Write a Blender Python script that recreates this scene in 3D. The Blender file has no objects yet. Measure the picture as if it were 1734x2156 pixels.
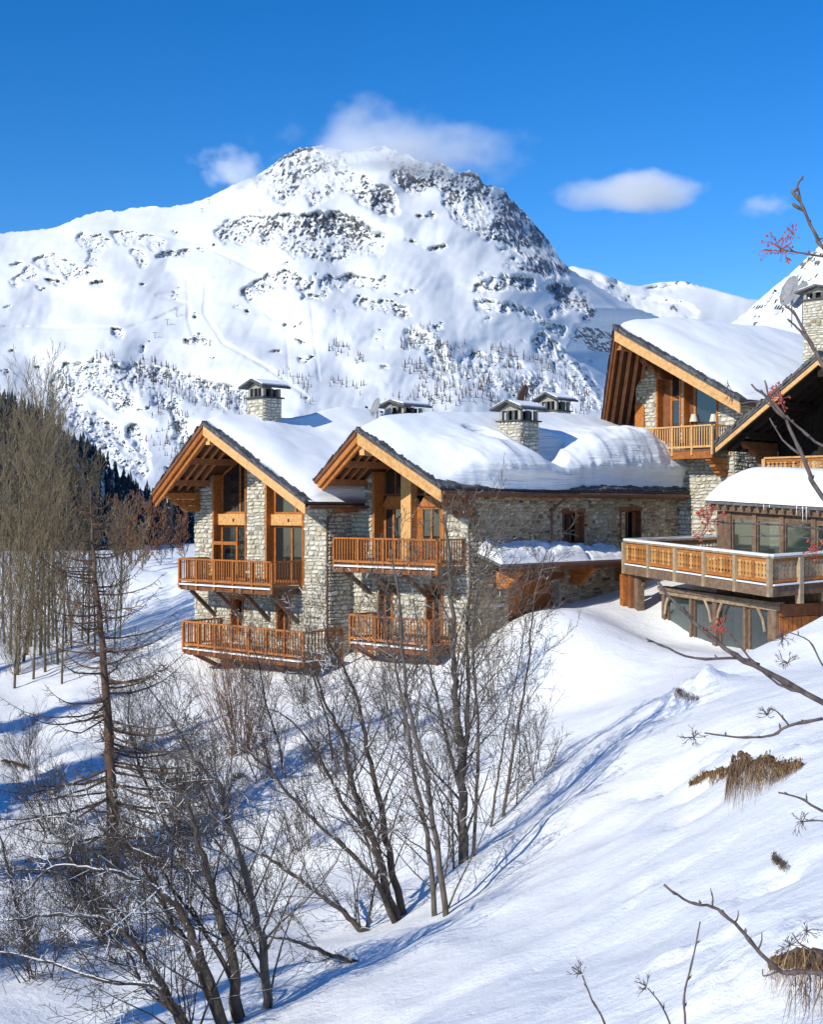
import bpy, math, random
import numpy as np
from mathutils import Vector, Matrix

random.seed(7)
RNG = np.random.RandomState(11)
R = math.radians
scene = bpy.context.scene
COL = scene.collection

# ------------------------------------------------------------------ camera
# Level camera, 2x phone zoom.  All pixel notes are in a 1734 x 2156 frame.
F, CX, CY = 2800.0, 867.0, 1078.0
cam_d = bpy.data.cameras.new('camera')
cam_d.sensor_fit = 'VERTICAL'
cam_d.sensor_height = 36.0
cam_d.lens = 36.0 * F / 2156.0
cam_d.clip_start = 0.2
cam_d.clip_end = 30000.0
cam = bpy.data.objects.new('camera', cam_d)
cam.location = (0, 0, 0)
cam.rotation_euler = (R(90), 0, 0)
COL.objects.link(cam)
scene.camera = cam

# ------------------------------------------------------------------ light
SUN_AZ, SUN_EL = 46.0, 29.0            # from the left, a little behind the camera
to_sun = Vector((-math.cos(R(SUN_AZ)) * math.cos(R(SUN_EL)),
                 -math.sin(R(SUN_AZ)) * math.cos(R(SUN_EL)), math.sin(R(SUN_EL))))
sun_d = bpy.data.lights.new('sun', 'SUN')
sun_d.energy = 4.2
sun_d.angle = R(0.5)
sun_d.color = (1.0, 0.945, 0.81)
sun = bpy.data.objects.new('sun', sun_d)
sun.rotation_euler = (-to_sun).to_track_quat('-Z', 'Y').to_euler()
sun.location = (-40, -30, 60)
COL.objects.link(sun)

world = bpy.data.worlds.new('World')
scene.world = world
world.use_nodes = True
wn, wl = world.node_tree.nodes, world.node_tree.links
wn.clear()
sky = wn.new('ShaderNodeTexSky')
sky.sky_type = 'NISHITA'
sky.sun_disc = False
sky.sun_elevation = R(SUN_EL)
sky.sun_rotation = math.atan2(to_sun.x, to_sun.y)
sky.altitude = 1500
sky.air_density = 1.0
sky.dust_density = 0.0
sky.ozone_density = 4.0
hs = wn.new('ShaderNodeHueSaturation')
hs.inputs['Saturation'].default_value = 1.33
hs.inputs['Hue'].default_value = 0.507
hs.inputs['Value'].default_value = 1.0
bg = wn.new('ShaderNodeBackground')
bg.inputs['Strength'].default_value = 0.15
wo = wn.new('ShaderNodeOutputWorld')
wl.new(sky.outputs[0], hs.inputs['Color'])
wl.new(hs.outputs[0], bg.inputs['Color'])
wl.new(bg.outputs[0], wo.inputs['Surface'])

vs = scene.view_settings
scene.display_settings.display_device = 'sRGB'
vs.view_transform = 'Standard'
vs.look = 'None'
vs.exposure = 0.1
vs.gamma = 1.0
vs.use_curve_mapping = False
scene.cycles.max_bounces = 6
scene.cycles.diffuse_bounces = 3
scene.cycles.glossy_bounces = 3
scene.cycles.transmission_bounces = 4
scene.cycles.transparent_max_bounces = 12
scene.cycles.volume_bounces = 4
scene.cycles.use_denoising = True

# ------------------------------------------------------------------ helpers
def P(px, py, d):
    """point seen at pixel (px, py) that stands d metres away"""
    return Vector(((px - CX) / F * d, d, (CY - py) / F * d))

def hash2(ix, iy, seed):
    h = (ix.astype(np.int64) * 374761393 + iy.astype(np.int64) * 668265263 + seed * 1442695041) & 0xFFFFFFFF
    h = ((h ^ (h >> 13)) * 1274126177) & 0xFFFFFFFF
    h = (h ^ (h >> 16)) & 0xFFFFFFFF
    return h / 4294967295.0

def vnoise(x, y, seed=0):
    x = np.asarray(x, float); y = np.asarray(y, float)
    ix = np.floor(x); iy = np.floor(y)
    fx = x - ix; fy = y - iy
    ux = fx * fx * fx * (fx * (fx * 6 - 15) + 10); uy = fy * fy * fy * (fy * (fy * 6 - 15) + 10)
    a = hash2(ix, iy, seed) * 6.2832; b = hash2(ix + 1, iy, seed) * 6.2832
    c = hash2(ix, iy + 1, seed) * 6.2832; d = hash2(ix + 1, iy + 1, seed) * 6.2832
    ga = np.cos(a) * fx + np.sin(a) * fy
    gb = np.cos(b) * (fx - 1) + np.sin(b) * fy
    gc = np.cos(c) * fx + np.sin(c) * (fy - 1)
    gd = np.cos(d) * (fx - 1) + np.sin(d) * (fy - 1)
    return 1.45 * ((ga * (1 - ux) + gb * ux) * (1 - uy) + (gc * (1 - ux) + gd * ux) * uy)

def fbm(x, y, octv=4, seed=0, gain=0.5):
    s = 0; a = 1.0; t = 0
    for o in range(octv):
        s = s + a * vnoise(x * 2 ** o, y * 2 ** o, seed + o * 17); t += a; a *= gain
    return s / t

def ridged(x, y, octv=4, seed=0, gain=0.5):
    s = 0; a = 1.0; t = 0
    for o in range(octv):
        s = s + a * (1 - 2 * np.abs(vnoise(x * 2 ** o, y * 2 ** o, seed + o * 23))); t += a; a *= gain
    return s / t

def sstep(a, b, x):
    t = np.clip((x - a) / (b - a), 0, 1)
    return t * t * (3 - 2 * t)

ORIG = {}                               # world origin of every object made here

def link(o, parent=None, loc=(0, 0, 0)):
    loc = Vector(loc)
    COL.objects.link(o)
    ORIG[o.name] = loc.copy()
    if parent is not None:
        o.parent = parent
        o.location = loc - ORIG[parent.name]
    else:
        o.location = loc
    return o

def tag(o, label=None, cat=None, group=None, kind=None):
    if label: o['label'] = label
    if cat: o['category'] = cat
    if group: o['group'] = group
    if kind: o['kind'] = kind
    return o

def empty(name, loc, label, cat, group=None):
    o = bpy.data.objects.new(name, None)
    o.empty_display_size = 0.3
    link(o, None, loc)
    return tag(o, label, cat, group)

def grid_mesh(name, V, nr, nc, mat, smooth=True, attrs=None):
    """V (nr*nc,3) row-major -> one sheet of quads"""
    idx = np.arange(nr * nc).reshape(nr, nc)
    q = np.stack([idx[:-1, :-1], idx[:-1, 1:], idx[1:, 1:], idx[1:, :-1]], -1).reshape(-1, 4)
    return np_mesh(name, V, q, mat, smooth, attrs)

def np_mesh(name, V, faces, mat, smooth=False, attrs=None):
    """faces: (n,k) array of equal-size faces"""
    me = bpy.data.meshes.new(name)
    n, k = faces.shape
    me.vertices.add(len(V)); me.vertices.foreach_set('co', np.asarray(V, np.float32).ravel())
    me.loops.add(n * k); me.loops.foreach_set('vertex_index', faces.astype(np.int32).ravel())
    me.polygons.add(n)
    me.polygons.foreach_set('loop_start', np.arange(0, n * k, k, dtype=np.int32))
    me.polygons.foreach_set('loop_total', np.full(n, k, dtype=np.int32))
    if attrs:
        for an, av in attrs.items():
            at = me.attributes.new(an, 'FLOAT', 'POINT')
            at.data.foreach_set('value', np.asarray(av, np.float32))
    me.update(calc_edges=True)
    if smooth:
        me.polygons.foreach_set('use_smooth', np.ones(n, dtype=bool))
    if mat: me.materials.append(mat)
    return me

class MB:
    """collects polygons in world space; build() links them as ONE mesh object"""
    def __init__(self):
        self.v = []; self.f = []; self.t = []
    def poly(self, pts, tone=None):
        b = len(self.v)
        self.v += [tuple(p) for p in pts]
        self.f.append(tuple(range(b, b + len(pts))))
        if tone is not None: self.t += [tone] * len(pts)
    def hexa(self, c):
        """8 corners: 4 of one end, 4 of the other, same order"""
        b = len(self.v)
        self.v += [tuple(p) for p in c]
        for f in ((3, 2, 1, 0), (4, 5, 6, 7), (0, 1, 5, 4), (1, 2, 6, 5), (2, 3, 7, 6), (3, 0, 4, 7)):
            self.f.append(tuple(b + i for i in f))
        return self
    def beam(self, p, q, w, h, up=(0, 0, 1)):
        """square-cut timber from p to q: w wide, h high, p-q on its axis"""
        p = Vector(p); q = Vector(q); d = (q - p).normalized(); up = Vector(up)
        s = d.cross(up)
        if s.length < 1e-4: s = d.cross(Vector((1, 0, 0)))
        s.normalize(); t = s.cross(d).normalized()
        s *= w / 2; t *= h / 2
        return self.hexa([p - s - t, p + s - t, p + s + t, p - s + t, q - s - t, q + s - t, q + s + t, q - s + t])
    def tube(self, pts, radii, n=5, cap=True):
        base = None; rings = []
        prev = Vector((0.3, 0.5, 0.8)).normalized()
        m = len(pts)
        for i in range(m):
            a = Vector(pts[max(i - 1, 0)]); b = Vector(pts[min(i + 1, m - 1)])
            d = (b - a)
            d = d.normalized() if d.length > 1e-9 else Vector((0, 0, 1))
            s = d.cross(prev)
            if s.length < 1e-3: s = d.cross(Vector((1, 0.2, 0)))
            s.normalize(); t = s.cross(d)
            prev = t if abs(d.dot(t)) < 0.9 else prev
            b0 = len(self.v); c = Vector(pts[i]); r = radii[i]
            for k in range(n):
                an = 6.28318 * k / n
                self.v.append(tuple(c + s * (r * math.cos(an)) + t * (r * math.sin(an))))
            rings.append(b0)
            prev = t
        for i in range(m - 1):
            for k in range(n):
                k2 = (k + 1) % n
                self.f.append((rings[i] + k, rings[i] + k2, rings[i + 1] + k2, rings[i + 1] + k))
        if cap:
            self.f.append(tuple(rings[0] + k for k in range(n))[::-1])
            self.f.append(tuple(rings[-1] + k for k in range(n)))
        return self
    def build(self, name, mat, parent=None, loc=None, smooth=False, kind=None):
        if loc is None:
            if parent is not None: loc = ORIG[parent.name]
            else:
                a = np.array(self.v); loc = (a[:, 0].mean(), a[:, 1].mean(), a[:, 2].min())
        loc = Vector(loc)
        me = bpy.data.meshes.new(name)
        me.from_pydata([(x - loc.x, y - loc.y, z - loc.z) for x, y, z in self.v], [], self.f)
        if self.t:
            at = me.attributes.new('tone', 'FLOAT', 'POINT')
            at.data.foreach_set('value', np.array(self.t, np.float32))
        if smooth: me.polygons.foreach_set('use_smooth', [True] * len(me.polygons))
        me.materials.append(mat)
        me.update()
        o = link(bpy.data.objects.new(name, me), parent, loc)
        if kind: o['kind'] = kind
        return o

# ------------------------------------------------------------------ materials
def new_mat(name):
    m = bpy.data.materials.new(name); m.use_nodes = True
    nt = m.node_tree; b = nt.nodes['Principled BSDF']
    return m, nt, b

def N(nt, t, **kw):
    n = nt.nodes.new(t)
    for k, v in kw.items():
        if k in n.inputs: n.inputs[k].default_value = v
        else: setattr(n, k, v)
    return n

def ramp(nt, src, stops):
    r = nt.nodes.new('ShaderNodeValToRGB')
    e = r.color_ramp.elements
    while len(e) < len(stops): e.new(0.5)
    for i, (p, c) in enumerate(stops):
        e[i].position = p; e[i].color = (*c, 1) if len(c) == 3 else c
    nt.links.new(src, r.inputs['Fac'])
    return r

def bump(nt, b, src, strength, dist):
    n = nt.nodes.new('ShaderNodeBump')
    n.inputs['Strength'].default_value = strength
    n.inputs['Distance'].default_value = dist
    nt.links.new(src, n.inputs['Height']); nt.links.new(n.outputs[0], b.inputs['Normal'])
    return n

def obj_coord(nt, scale=(1, 1, 1)):
    tc = nt.nodes.new('ShaderNodeTexCoord')
    mp = nt.nodes.new('ShaderNodeMapping')
    mp.inputs['Scale'].default_value = scale
    nt.links.new(tc.outputs['Object'], mp.inputs['Vector'])
    return mp.outputs[0]

def noise_mat(name, stops, scale=4.0, detail=5.0, rough=0.8, stretch=(1, 1, 1), bstr=0.0, bdist=0.02, rand=0.0, spec=0.3):
    m, nt, b = new_mat(name)
    v = obj_coord(nt, stretch)
    n = N(nt, 'ShaderNodeTexNoise', Scale=scale, Detail=detail, Roughness=0.6)
    nt.links.new(v, n.inputs['Vector'])
    src = n.outputs['Fac']
    if rand:
        oi = nt.nodes.new('ShaderNodeObjectInfo')
        mr = N(nt, 'ShaderNodeMapRange'); mr.inputs['To Min'].default_value = -rand; mr.inputs['To Max'].default_value = rand
        nt.links.new(oi.outputs['Random'], mr.inputs['Value'])
        ad = N(nt, 'ShaderNodeMath', operation='ADD')
        nt.links.new(src, ad.inputs[0]); nt.links.new(mr.outputs[0], ad.inputs[1]); src = ad.outputs[0]
    r = ramp(nt, src, stops)
    nt.links.new(r.outputs[0], b.inputs['Base Color'])
    b.inputs['Roughness'].default_value = rough
    b.inputs['Specular IOR Level'].default_value = spec
    if bstr: bump(nt, b, n.outputs['Fac'], bstr, bdist)
    return m

def snow_mat(name, fine=11.0, coarse=1.3, bstr=0.75, bdist=0.09, tint=(0.90, 0.915, 0.93)):
    m, nt, b = new_mat(name)
    v = obj_coord(nt)
    n1 = N(nt, 'ShaderNodeTexNoise', Scale=fine, Detail=6.0, Roughness=0.65)
    n2 = N(nt, 'ShaderNodeTexNoise', Scale=coarse, Detail=4.0, Roughness=0.55)
    nt.links.new(v, n1.inputs['Vector']); nt.links.new(v, n2.inputs['Vector'])
    mx = N(nt, 'ShaderNodeMath', operation='MULTIPLY_ADD'); mx.inputs[1].default_value = 0.35
    nt.links.new(n1.outputs['Fac'], mx.inputs[0]); nt.links.new(n2.outputs['Fac'], mx.inputs[2])
    bump(nt, b, mx.outputs[0], bstr, bdist)
    r = ramp(nt, n2.outputs['Fac'], [(0.3, tuple(c * 0.965 for c in tint)), (0.7, tint)])
    nt.links.new(r.outputs[0], b.inputs['Base Color'])
    b.inputs['Roughness'].default_value = 0.7
    b.inputs['Specular IOR Level'].default_value = 0.25
    return m

M = {}
M['snow'] = snow_mat('snow')
def strata_snow():
    m = snow_mat('roof_snow', fine=5.0, coarse=0.8, bstr=0.35, bdist=0.05)
    nt = m.node_tree; b = nt.nodes['Principled BSDF']
    old = b.inputs['Normal'].links[0].from_node
    v = obj_coord(nt, (0.35, 0.35, 5.5))
    n = N(nt, 'ShaderNodeTexNoise', Scale=1.0, Detail=5.0, Roughness=0.6); nt.links.new(v, n.inputs['Vector'])
    g = nt.nodes.new('ShaderNodeNewGeometry'); sx = nt.nodes.new('ShaderNodeSeparateXYZ'); nt.links.new(g.outputs['Normal'], sx.inputs[0])
    mr = N(nt, 'ShaderNodeMapRange'); mr.inputs['From Min'].default_value = 0.75; mr.inputs['From Max'].default_value = 0.35
    nt.links.new(sx.outputs['Z'], mr.inputs['Value'])
    ml = N(nt, 'ShaderNodeMath', operation='MULTIPLY'); nt.links.new(n.outputs['Fac'], ml.inputs[0]); nt.links.new(mr.outputs[0], ml.inputs[1])
    bp = nt.nodes.new('ShaderNodeBump'); bp.inputs['Strength'].default_value = 0.9; bp.inputs['Distance'].default_value = 0.22
    nt.links.new(ml.outputs[0], bp.inputs['Height']); nt.links.new(old.outputs[0], bp.inputs['Normal']); nt.links.new(bp.outputs[0], b.inputs['Normal'])
    return m
M['roof_snow'] = strata_snow()
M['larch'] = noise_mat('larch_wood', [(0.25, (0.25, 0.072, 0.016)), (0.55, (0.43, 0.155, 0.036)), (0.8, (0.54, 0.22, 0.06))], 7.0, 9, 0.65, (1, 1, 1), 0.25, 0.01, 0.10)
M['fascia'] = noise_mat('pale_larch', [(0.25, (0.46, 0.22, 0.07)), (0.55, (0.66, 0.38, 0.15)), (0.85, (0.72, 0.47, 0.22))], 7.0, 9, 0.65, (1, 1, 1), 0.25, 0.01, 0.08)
M['dark_wood'] = noise_mat('dark_stained_wood', [(0.25, (0.10, 0.035, 0.014)), (0.55, (0.20, 0.075, 0.03)), (0.85, (0.28, 0.12, 0.05))], 3.0, 6, 0.7, (1, 1, 1), 0.25, 0.01, 0.10)
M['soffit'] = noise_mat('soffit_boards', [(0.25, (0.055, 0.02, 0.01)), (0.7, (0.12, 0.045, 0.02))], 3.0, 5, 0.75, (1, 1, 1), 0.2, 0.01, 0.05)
M['rafter'] = noise_mat('rafter_wood', [(0.25, (0.24, 0.09, 0.035)), (0.7, (0.40, 0.18, 0.08))], 3.0, 5, 0.7, (1, 1, 1), 0.2, 0.01, 0.08)
M['grey_wood'] = noise_mat('weathered_wood', [(0.25, (0.22, 0.155, 0.095)), (0.55, (0.38, 0.29, 0.19)), (0.85, (0.50, 0.41, 0.30))], 5.0, 6, 0.8, (1, 1, 1), 0.25, 0.01, 0.12)
M['brown_wood'] = noise_mat('old_brown_wood', [(0.25, (0.09, 0.055, 0.035)), (0.6, (0.20, 0.13, 0.085)), (0.85, (0.28, 0.20, 0.13))], 5.0, 6, 0.8, (1, 1, 1), 0.25, 0.01, 0.1)
M['board'] = noise_mat('carved_board', [(0.15, (0.27, 0.095, 0.022)), (0.5, (0.50, 0.235, 0.065)), (0.85, (0.62, 0.38, 0.15))], 4.0, 6, 0.7, (1, 1, 1), 0.2, 0.01, 0.3)
M['slate'] = noise_mat('roof_slate', [(0.25, (0.045, 0.045, 0.05)), (0.6, (0.11, 0.11, 0.115)), (0.85, (0.19, 0.185, 0.18))], 6.0, 6, 0.75, (1, 1, 1), 0.5, 0.02, 0.15)
M['gutter'] = noise_mat('copper_gutter', [(0.3, (0.085, 0.04, 0.03)), (0.7, (0.16, 0.08, 0.055))], 6.0, 4, 0.45)
M['metal'] = noise_mat('grey_metal', [(0.3, (0.22, 0.22, 0.23)), (0.7, (0.34, 0.34, 0.35))], 6.0, 4, 0.45)
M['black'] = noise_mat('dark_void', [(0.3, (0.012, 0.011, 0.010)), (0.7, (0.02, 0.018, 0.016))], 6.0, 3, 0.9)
M['mortar'] = noise_mat('lime_mortar', [(0.3, (0.27, 0.25, 0.20)), (0.7, (0.42, 0.39, 0.33))], 8.0, 5, 0.9, (1, 1, 1), 0.4, 0.02)
M['curtain'] = noise_mat('pale_curtain', [(0.3, (0.55, 0.58, 0.55)), (0.7, (0.72, 0.75, 0.72))], 3.0, 3, 0.9, (4, 4, 0.3), 0.3, 0.02)
M['lamp'] = noise_mat('lamp_shade', [(0.3, (0.6, 0.57, 0.5)), (0.7, (0.7, 0.68, 0.6))], 3.0, 2, 0.8)
M['straw'] = noise_mat('dry_grass', [(0.2, (0.13, 0.065, 0.018)), (0.5, (0.34, 0.19, 0.06)), (0.8, (0.50, 0.32, 0.12))], 5.0, 4, 0.8, (1, 1, 1), 0, 0.02, 0)
def straw_mat():
    m, nt, b = new_mat('dry_grass_blades')
    at = nt.nodes.new('ShaderNodeAttribute'); at.attribute_name = 'tone'
    r = ramp(nt, at.outputs['Fac'], [(0.0, (0.05, 0.025, 0.010)), (0.35, (0.17, 0.09, 0.03)), (0.65, (0.34, 0.20, 0.075)), (1.0, (0.55, 0.38, 0.17))])
    nt.links.new(r.outputs[0], b.inputs['Base Color']); b.inputs['Roughness'].default_value = 0.75
    return m
M['straw'] = straw_mat()
M['berry'] = noise_mat('dried_rowan_berry', [(0.3, (0.30, 0.03, 0.02)), (0.7, (0.50, 0.10, 0.05))], 30.0, 3, 0.6)
M['bark_dark'] = noise_mat('dark_bark', [(0.3, (0.04, 0.03, 0.024)), (0.7, (0.12, 0.095, 0.075))], 9.0, 5, 0.85, (1, 1, 0.4), 0.5, 0.02)
M['bark_grey'] = noise_mat('grey_bark', [(0.3, (0.06, 0.052, 0.045)), (0.7, (0.20, 0.17, 0.14))], 7.0, 5, 0.85, (1, 1, 0.4), 0.5, 0.02)
M['bark_olive'] = noise_mat('olive_bark', [(0.3, (0.12, 0.09, 0.052)), (0.7, (0.28, 0.22, 0.135))], 7.0, 4, 0.85, (1, 1, 0.4), 0.3, 0.02)
M['aspen_trunk'] = noise_mat('aspen_trunk_bark', [(0.3, (0.06, 0.048, 0.03)), (0.7, (0.20, 0.165, 0.11))], 5.0, 4, 0.85, (1, 1, 0.4), 0.3, 0.02)
M['bark_red'] = noise_mat('red_twig', [(0.3, (0.12, 0.055, 0.03)), (0.7, (0.26, 0.13, 0.07))], 7.0, 4, 0.85)
M['bark_larch'] = noise_mat('larch_bark', [(0.3, (0.07, 0.042, 0.028)), (0.7, (0.17, 0.11, 0.075))], 7.0, 5, 0.9, (1, 1, 0.4), 0.6, 0.03)
M['conifer'] = noise_mat('conifer_needles', [(0.3, (0.012, 0.024, 0.030)), (0.7, (0.03, 0.05, 0.06))], 0.05, 3, 0.9)
M['larch_far'] = noise_mat('far_larch', [(0.3, (0.075, 0.066, 0.058)), (0.7, (0.15, 0.13, 0.11))], 0.05, 3, 0.9)

def snowy_bark(name, stops, amount):
    m = noise_mat(name, stops, 8.0, 5, 0.85, (1, 1, 0.4), 0.5, 0.02)
    nt = m.node_tree; b = nt.nodes['Principled BSDF']
    col = b.inputs['Base Color'].links[0].from_socket
    g = nt.nodes.new('ShaderNodeNewGeometry'); sx = nt.nodes.new('ShaderNodeSeparateXYZ')
    nt.links.new(g.outputs['True Normal'], sx.inputs[0])
    n = N(nt, 'ShaderNodeTexNoise', Scale=1.3, Detail=3.0)
    nt.links.new(obj_coord(nt), n.inputs['Vector'])
    ad = N(nt, 'ShaderNodeMath', operation='MULTIPLY_ADD'); ad.inputs[1].default_value = 1.6
    nt.links.new(n.outputs['Fac'], ad.inputs[0]); nt.links.new(sx.outputs['Z'], ad.inputs[2])
    k = ramp(nt, ad.outputs[0], [(0.0, (0, 0, 0)), (1.0, (1, 1, 1))])
    mr = N(nt, 'ShaderNodeMapRange'); mr.inputs['From Min'].default_value = 1.75 - amount; mr.inputs['From Max'].default_value = 1.85 - amount
    nt.links.new(ad.outputs[0], mr.inputs['Value'])
    mx = N(nt, 'ShaderNodeMix', data_type='RGBA'); mx.inputs[7].default_value = (0.88, 0.90, 0.92, 1)
    nt.links.new(mr.outputs[0], mx.inputs['Factor']); nt.links.new(col, mx.inputs[6]); nt.links.new(mx.outputs[2], b.inputs['Base Color'])
    return m
M['bark_dark'] = snowy_bark('dark_bark_with_snow', [(0.3, (0.035, 0.027, 0.022)), (0.7, (0.10, 0.08, 0.065))], 0.28)
M['bark_grey'] = snowy_bark('grey_bark_with_snow', [(0.3, (0.055, 0.046, 0.038)), (0.7, (0.17, 0.14, 0.115))], 0.16)

# stone: tone attribute on each stone decides its colour
def make_stone(name, stops):
    m, nt, b = new_mat(name)
    at = nt.nodes.new('ShaderNodeAttribute'); at.attribute_name = 'tone'
    v = obj_coord(nt)
    n = N(nt, 'ShaderNodeTexNoise', Scale=7.0, Detail=6.0, Roughness=0.65)
    nt.links.new(v, n.inputs['Vector'])
    ma = N(nt, 'ShaderNodeMath', operation='MULTIPLY_ADD'); ma.inputs[1].default_value = 0.45
    nt.links.new(n.outputs['Fac'], ma.inputs[0])
    sb = N(nt, 'ShaderNodeMath', operation='SUBTRACT'); sb.inputs[1].default_value = 0.22
    nt.links.new(at.outputs['Fac'], sb.inputs[0]); nt.links.new(sb.outputs[0], ma.inputs[2])
    r = ramp(nt, ma.outputs[0], stops)
    nt.links.new(r.outputs[0], b.inputs['Base Color'])
    b.inputs['Roughness'].default_value = 0.85
    b.inputs['Specular IOR Level'].default_value = 0.25
    bump(nt, b, n.outputs['Fac'], 0.9, 0.04)
    return m
M['stone'] = make_stone('limestone_rubble', [(0.0, (0.25, 0.21, 0.15)), (0.18, (0.42, 0.37, 0.27)), (0.42, (0.60, 0.55, 0.42)), (0.62, (0.64, 0.62, 0.54)), (0.8, (0.56, 0.54, 0.49)), (1.0, (0.78, 0.75, 0.64))])
M['stone_tan'] = make_stone('tan_schist_rubble', [(0.0, (0.10, 0.062, 0.03)), (0.25, (0.23, 0.15, 0.08)), (0.5, (0.40, 0.285, 0.16)), (0.75, (0.47, 0.385, 0.26)), (1.0, (0.60, 0.53, 0.39))])
M['shade_wood'] = noise_mat('shade_darkened_wood', [(0.3, (0.010, 0.007, 0.005)), (0.7, (0.028, 0.018, 0.012))], 4.0, 5, 0.8, (1, 1, 1), 0.2, 0.01)  # dark-stained wood taken near black: the porch shade is put into its colour

def glass_mat(name, base, clear):
    m, nt, b = new_mat(name)
    b.inputs['Base Color'].default_value = (*base, 1)
    b.inputs['Roughness'].default_value = 0.04
    b.inputs['IOR'].default_value = 1.9
    if clear > 0:
        tr = N(nt, 'ShaderNodeBsdfTransparent'); tr.inputs[0].default_value = (0.86, 0.92, 0.90, 1)
        mx = N(nt, 'ShaderNodeMixShader'); mx.inputs[0].default_value = clear
        out = nt.nodes['Material Output']
        nt.links.new(b.outputs[0], mx.inputs[1]); nt.links.new(tr.outputs[0], mx.inputs[2])
        nt.links.new(mx.outputs[0], out.inputs['Surface'])
    return m
M['glass'] = glass_mat('window_glass', (0.018, 0.022, 0.026), 0.0)
M['glass_clear'] = glass_mat('clear_glass', (0.05, 0.07, 0.065), 0.42)
M['glass_clear'].node_tree.nodes['Principled BSDF'].inputs['IOR'].default_value = 2.7

# mountain: snow with crags where the rock attribute says so
def mountain_mat():
    m, nt, b = new_mat('mountain_snow_and_rock')
    at = nt.nodes.new('ShaderNodeAttribute'); at.attribute_name = 'rock'
    v = obj_coord(nt)
    n = N(nt, 'ShaderNodeTexNoise', Scale=0.045, Detail=5.0, Roughness=0.7)
    n2 = N(nt, 'ShaderNodeTexNoise', Scale=0.012, Detail=5.0, Roughness=0.6)
    nt.links.new(v, n.inputs['Vector']); nt.links.new(v, n2.inputs['Vector'])
    ad = N(nt, 'ShaderNodeMath', operation='MULTIPLY_ADD'); ad.inputs[1].default_value = 1.1
    sb = N(nt, 'ShaderNodeMath', operation='SUBTRACT'); sb.inputs[1].default_value = 0.55
    nt.links.new(at.outputs['Fac'], sb.inputs[0])
    nt.links.new(n.outputs['Fac'], ad.inputs[0]); nt.links.new(sb.outputs[0], ad.inputs[2])
    k = ramp(nt, ad.outputs[0], [(0.475, (0, 0, 0)), (0.535, (1, 1, 1))])
    rc = ramp(nt, n.outputs['Fac'], [(0.3, (0.08, 0.085, 0.11)), (0.5, (0.155, 0.16, 0.185)), (0.68, (0.30, 0.285, 0.27))])
    sc = ramp(nt, n2.outputs['Fac'], [(0.3, (0.70, 0.73, 0.76)), (0.7, (0.77, 0.79, 0.81))])
    mx = N(nt, 'ShaderNodeMix', data_type='RGBA')
    nt.links.new(k.outputs[0], mx.inputs['Factor'])
    nt.links.new(sc.outputs[0], mx.inputs[6]); nt.links.new(rc.outputs[0], mx.inputs[7])
    nt.links.new(mx.outputs[2], b.inputs['Base Color'])
    b.inputs['Roughness'].default_value = 0.8
    b.inputs['Specular IOR Level'].default_value = 0.15
    mk = N(nt, 'ShaderNodeMath', operation='MULTIPLY'); nt.links.new(n.outputs['Fac'], mk.inputs[0]); nt.links.new(k.outputs[0], mk.inputs[1])
    bump(nt, b, mk.outputs[0], 0.35, 8.0)
    return m
M['mountain'] = mountain_mat()
# ================================================================== GROUND
class TPS:
    def __init__(self, pts, lam=0.02):
        A = np.array(pts, float); self.c = A[:, :2]; n = len(A)
        K = self.k(self.c, self.c) + lam * np.eye(n) * 50
        Pm = np.c_[np.ones(n), self.c]
        L = np.zeros((n + 3, n + 3)); L[:n, :n] = K; L[:n, n:] = Pm; L[n:, :n] = Pm.T
        self.w = np.linalg.solve(L, np.r_[A[:, 2], 0, 0, 0])
    @staticmethod
    def k(a, b):
        d2 = ((a[:, None, :] - b[None]) ** 2).sum(-1)
        return np.where(d2 > 1e-12, 0.5 * d2 * np.log(d2 + 1e-12), 0)
    def __call__(self, x, y):
        q = np.c_[np.ravel(x), np.ravel(y)]; out = np.empty(len(q)); n = len(self.c)
        for s in range(0, len(q), 40000):
            e = q[s:s + 40000]
            out[s:s + 40000] = self.k(e, self.c) @ self.w[:n] + self.w[n] + e @ self.w[n + 1:]
        return out.reshape(np.shape(x))

gpix = [(1734, 2156, 8.5), (1600, 1950, 11), (1300, 2156, 10.5), (1000, 2156, 13), (700, 2156, 16), (400, 2156, 18.5),
        (100, 2156, 20.5), (-300, 2156, 21), (1734, 1800, 13), (1500, 1850, 15.5), (1250, 1850, 19.5), (1000, 1880, 25),
        (770, 1950, 26), (500, 1950, 26), (235, 1840, 36), (0, 1850, 34), (1590, 1640, 20), (1734, 1500, 24),
        (1450, 1450, 34), (1300, 1600, 29), (1060, 1720, 32), (980, 1820, 28.5), (1150, 1500, 42.5), (900, 1550, 41),
        (650, 1560, 43), (400, 1600, 44), (100, 1600, 46), (545, 1412, 54.5), (874, 1427, 49.5), (700, 1420, 52), (460, 1395, 58),
        (1000, 1400, 48.5), (1190, 1281, 50.5), (1190, 1340, 46), (1110, 1310, 49), (1270, 1296, 51), (1350, 1335, 50), (1500, 1374, 44.5),
        (1620, 1390, 41.8), (1734, 1292, 39.5), (1740, 1400, 34), (1400, 1360, 47), (400, 1310, 64), (370, 1215, 80), (230, 1300, 74),
        (300, 1205, 98), (130, 1400, 60), (0, 1440, 58), (-200, 1440, 58), (330, 1178, 115), (200, 1182, 120),
        (1150, 1302, 48), (1230, 1290, 48.5), (1300, 1320, 48.5), (1090, 1348, 47.5), (1040, 1384, 47), (1412, 1356, 49.5), (1500, 1372, 47), (1615, 1388, 43.6)]
gpts = [tuple(P(*g)) for g in gpix]
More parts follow.
